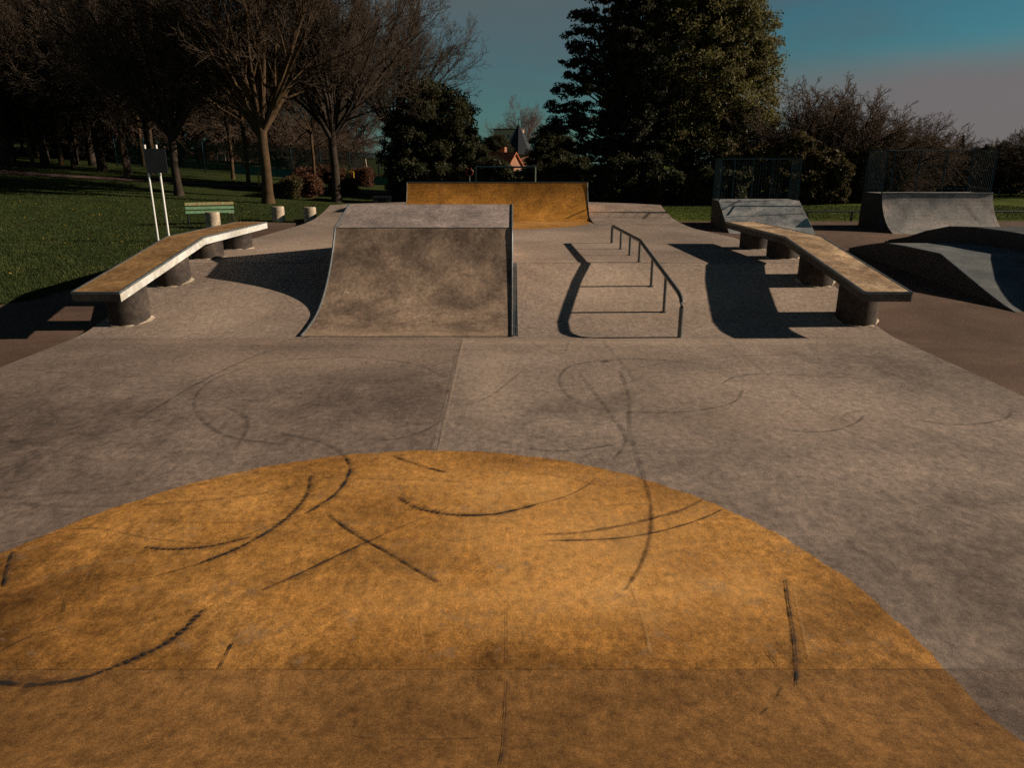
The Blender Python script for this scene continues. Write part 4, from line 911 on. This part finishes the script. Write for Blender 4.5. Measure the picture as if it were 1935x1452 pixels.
# ---------------------------------------------------------------- parked cars behind the hedge
def car(x, y, rz, mat, lab):
    r_ = empty('parked_car', (x, y, T(x, y)), rz)
    out = [(-2.1, .3), (-2.12, .62), (-1.9, .86), (-1.15, .95), (-.55, 1.42), (.75, 1.45), (1.5, .98), (2.05, .9), (2.14, .6), (2.1, .3)]
    mb = MB(); n = len(out); ins = lambda z: .8 if z < 1.0 else .62
    mb.add([(a, -ins(z), z) for a, z in out] + [(a, ins(z), z) for a, z in out], [tuple(range(n))[::-1], tuple(range(n, 2 * n))] + [(i, (i + 1) % n, n + (i + 1) % n, n + i) for i in range(n)]); mb.build('body', M[mat], r_, smooth=False)
    for s in (-1, 1):
        mb = MB(); q = [(-1.0, 1.0), (-.52, 1.36), (.68, 1.38), (1.3, 1.0)]
        mb.add([(a, s * (.805 - (z - 1.0) * .42), z) for a, z in q] , [(0, 1, 2, 3)]); mb.build('window', M['glass'], r_)
        for a in (-1.35, 1.35):
            mb = MB(); k = 18; mb.add([(a + .31 * math.cos(6.283 * i / k), s * .82, .31 + .31 * math.sin(6.283 * i / k)) for i in range(k)] + [(a + .31 * math.cos(6.283 * i / k), s * .62, .31 + .31 * math.sin(6.283 * i / k)) for i in range(k)], [tuple(range(k)), tuple(range(k, 2 * k))] + [(i, (i + 1) % k, k + (i + 1) % k, k + i) for i in range(k)])
            mb.build('wheel', M['black'], r_)
    tag(r_, lab, 'car', 'cars parked beyond the hedge')
car(at_X(1305, 60), 60, .1, 'orangeb', 'orange car glimpsed behind the hedge left of the caged bank ramp')
car(at_X(1222, 60), 60, -.05, 'steel', 'pale blue grey car glimpsed through the hedge right of the far ramp')

# ---------------------------------------------------------------- grass blades on the near left lawn and right verge
rng = np.random.default_rng(77)
def blades(n, fx, fy, h):
    x = fx(n); y = fy(n); return x, y
n = 150000; y = 13 + 27 * rng.random(n) ** 1.2; xe = np.interp(y, [14, 17, 20, 26, 31, 40], [-11.6, -10.3, -9.6, -9.7, -10.9, -8]); x = xe - .05 - rng.random(n) ** 1.1 * (5 + y * .62)
n2 = 30000; y2 = 31.7 + 8 * rng.random(n2); x2 = 7 + 20 * rng.random(n2)
x = np.concatenate([x, x2]); y = np.concatenate([y, y2]); n = len(x)
z = np.array([T(a, b_) for a, b_ in zip(x, y)]); a = rng.random(n) * 6.28; h = rng.uniform(.03, .085, n); w = rng.uniform(.006, .014, n)
lean = rng.normal(0, .03, (n, 2)); V = np.zeros((n, 3, 3))
V[:, 0] = np.stack([x - w * np.cos(a), y - w * np.sin(a), z - .005], 1); V[:, 1] = np.stack([x + w * np.cos(a), y + w * np.sin(a), z - .005], 1); V[:, 2] = np.stack([x + lean[:, 0], y + lean[:, 1], z + h], 1)
gb = np_mesh('grass', V.reshape(-1, 3), np.arange(n * 3).reshape(-1, 3), M['blade']); tag(gb, 'short grass of the park lawn', 'grass', kind='stuff')
# fallen leaves on the lawn
n = 700; y = 14 + 26 * rng.random(n); x = -10.8 - rng.random(n) * (4 + y * .5); z = np.array([T(a, b_) for a, b_ in zip(x, y)]) + .05
p = np.stack([x, y, z], 1); a = rng.normal(0, 1, (n, 3)) * [1, 1, .25]; a /= np.linalg.norm(a, axis=1)[:, None]; b = np.cross(a, [[0, 0, 1.]]) ; s = rng.uniform(.02, .05, n)[:, None]
V = np.stack([p - a * s, p + b * s * .7, p + a * s, p - b * s * .7], 1).reshape(-1, 3)
fl = np_mesh('fallen_leaves', V, np.arange(n * 4).reshape(-1, 4), M['yellow']); tag(fl, 'scattered yellow fallen leaves on the left lawn', 'leaves', kind='stuff')

# ---------------------------------------------------------------- light and sky
EL = R(20.5); AZ = R(1.0)                            # the sun stands to the right (+X), a little behind the camera
sd = Vector((math.cos(EL) * math.cos(AZ), math.cos(EL) * math.sin(AZ), math.sin(EL)))
sl = bpy.data.lights.new('sun', 'SUN'); sl.energy = 5.0; sl.angle = R(.5); sl.color = (1.0, .82, .62)
so = bpy.data.objects.new('sun', sl); COL.objects.link(so); so.rotation_euler = sd.to_track_quat('Z', 'Y').to_euler(); so.location = (30, 0, 20)
w = bpy.data.worlds.new('World'); sc.world = w; w.use_nodes = True; nt = w.node_tree; nt.nodes.clear()
sky = N(nt, 'ShaderNodeTexSky', sky_type='NISHITA', sun_disc=False); sky.sun_elevation = EL; sky.sun_rotation = R(90) - AZ
sky.air_density = 1.0; sky.dust_density = .6; sky.ozone_density = 2.0
tc = N(nt, 'ShaderNodeTexCoord').outputs['Generated']
c = mix(nt, 1.0, sky.outputs[0], (.28, .66, .67), 'MULTIPLY')
# thin cloud: greyish pink bank low on the right, soft veils elsewhere
s = N(nt, 'ShaderNodeSeparateXYZ'); nt.links.new(tc, s.inputs[0])
cl = noise(nt, tc, 2.2, 5, .55, .4, (1, 1, 3.5))
veil = ramp(nt, cl, [(.4, 0.0), (.62, .9)])
def math2(op, a, b_, clamp=False):
    n_ = N(nt, 'ShaderNodeMath', operation=op, use_clamp=clamp)
    for i, v in enumerate((a, b_)):
        if isinstance(v, bpy.types.NodeSocket): nt.links.new(v, n_.inputs[i])
        else: n_.inputs[i].default_value = v
    return n_.outputs[0]
hgt = math2('ADD', s.outputs[2], math2('MULTIPLY', math2('SUBTRACT', cl, .5), .06))
low = N(nt, 'ShaderNodeMapRange', interpolation_type='SMOOTHSTEP'); nt.links.new(hgt, low.inputs[0]); low.inputs[1].default_value = .135; low.inputs[2].default_value = .085; low.inputs[3].default_value = 0; low.inputs[4].default_value = 1
side = N(nt, 'ShaderNodeMapRange', interpolation_type='SMOOTHSTEP'); nt.links.new(s.outputs[0], side.inputs[0]); side.inputs[1].default_value = .12; side.inputs[2].default_value = .5; side.inputs[3].default_value = 0; side.inputs[4].default_value = 1
bank = math2('MULTIPLY', low.outputs[0], side.outputs[0])
lf = N(nt, 'ShaderNodeMapRange', interpolation_type='SMOOTHSTEP'); nt.links.new(s.outputs[0], lf.inputs[0]); lf.inputs[1].default_value = .32; lf.inputs[2].default_value = .02; lf.inputs[3].default_value = 0; lf.inputs[4].default_value = 1
up_ = N(nt, 'ShaderNodeMapRange', interpolation_type='SMOOTHSTEP'); nt.links.new(hgt, up_.inputs[0]); up_.inputs[1].default_value = .09; up_.inputs[2].default_value = .2; up_.inputs[3].default_value = .35; up_.inputs[4].default_value = .85
c = mix(nt, math2('MULTIPLY', lf.outputs[0], up_.outputs[0]), c, (1.5, 2.15, 2.3))
c = mix(nt, math2('MULTIPLY', veil, .55), c, (1.6, 1.8, 1.85))
c = mix(nt, math2('MULTIPLY', bank, .95), c, (2.75, 2.4, 2.45))
zen = N(nt, 'ShaderNodeMapRange', interpolation_type='SMOOTHSTEP'); nt.links.new(s.outputs[2], zen.inputs[0]); zen.inputs[1].default_value = .25; zen.inputs[2].default_value = .6; zen.inputs[3].default_value = 1; zen.inputs[4].default_value = 0
c = mix(nt, zen.outputs[0], mix(nt, 1.0, c, (.08, .11, .18), 'MULTIPLY'), c)
bg = N(nt, 'ShaderNodeBackground'); nt.links.new(c, bg.inputs[0]); bg.inputs[1].default_value = .053
wo = N(nt, 'ShaderNodeOutputWorld'); nt.links.new(bg.outputs[0], wo.inputs[0])
sc.view_settings.view_transform = 'Standard'; sc.view_settings.look = 'None'; sc.view_settings.gamma = 1.0; sc.view_settings.exposure = 0.2
sc.cycles.use_denoising = False; sc.cycles.max_bounces = 5; sc.cycles.transparent_max_bounces = 12
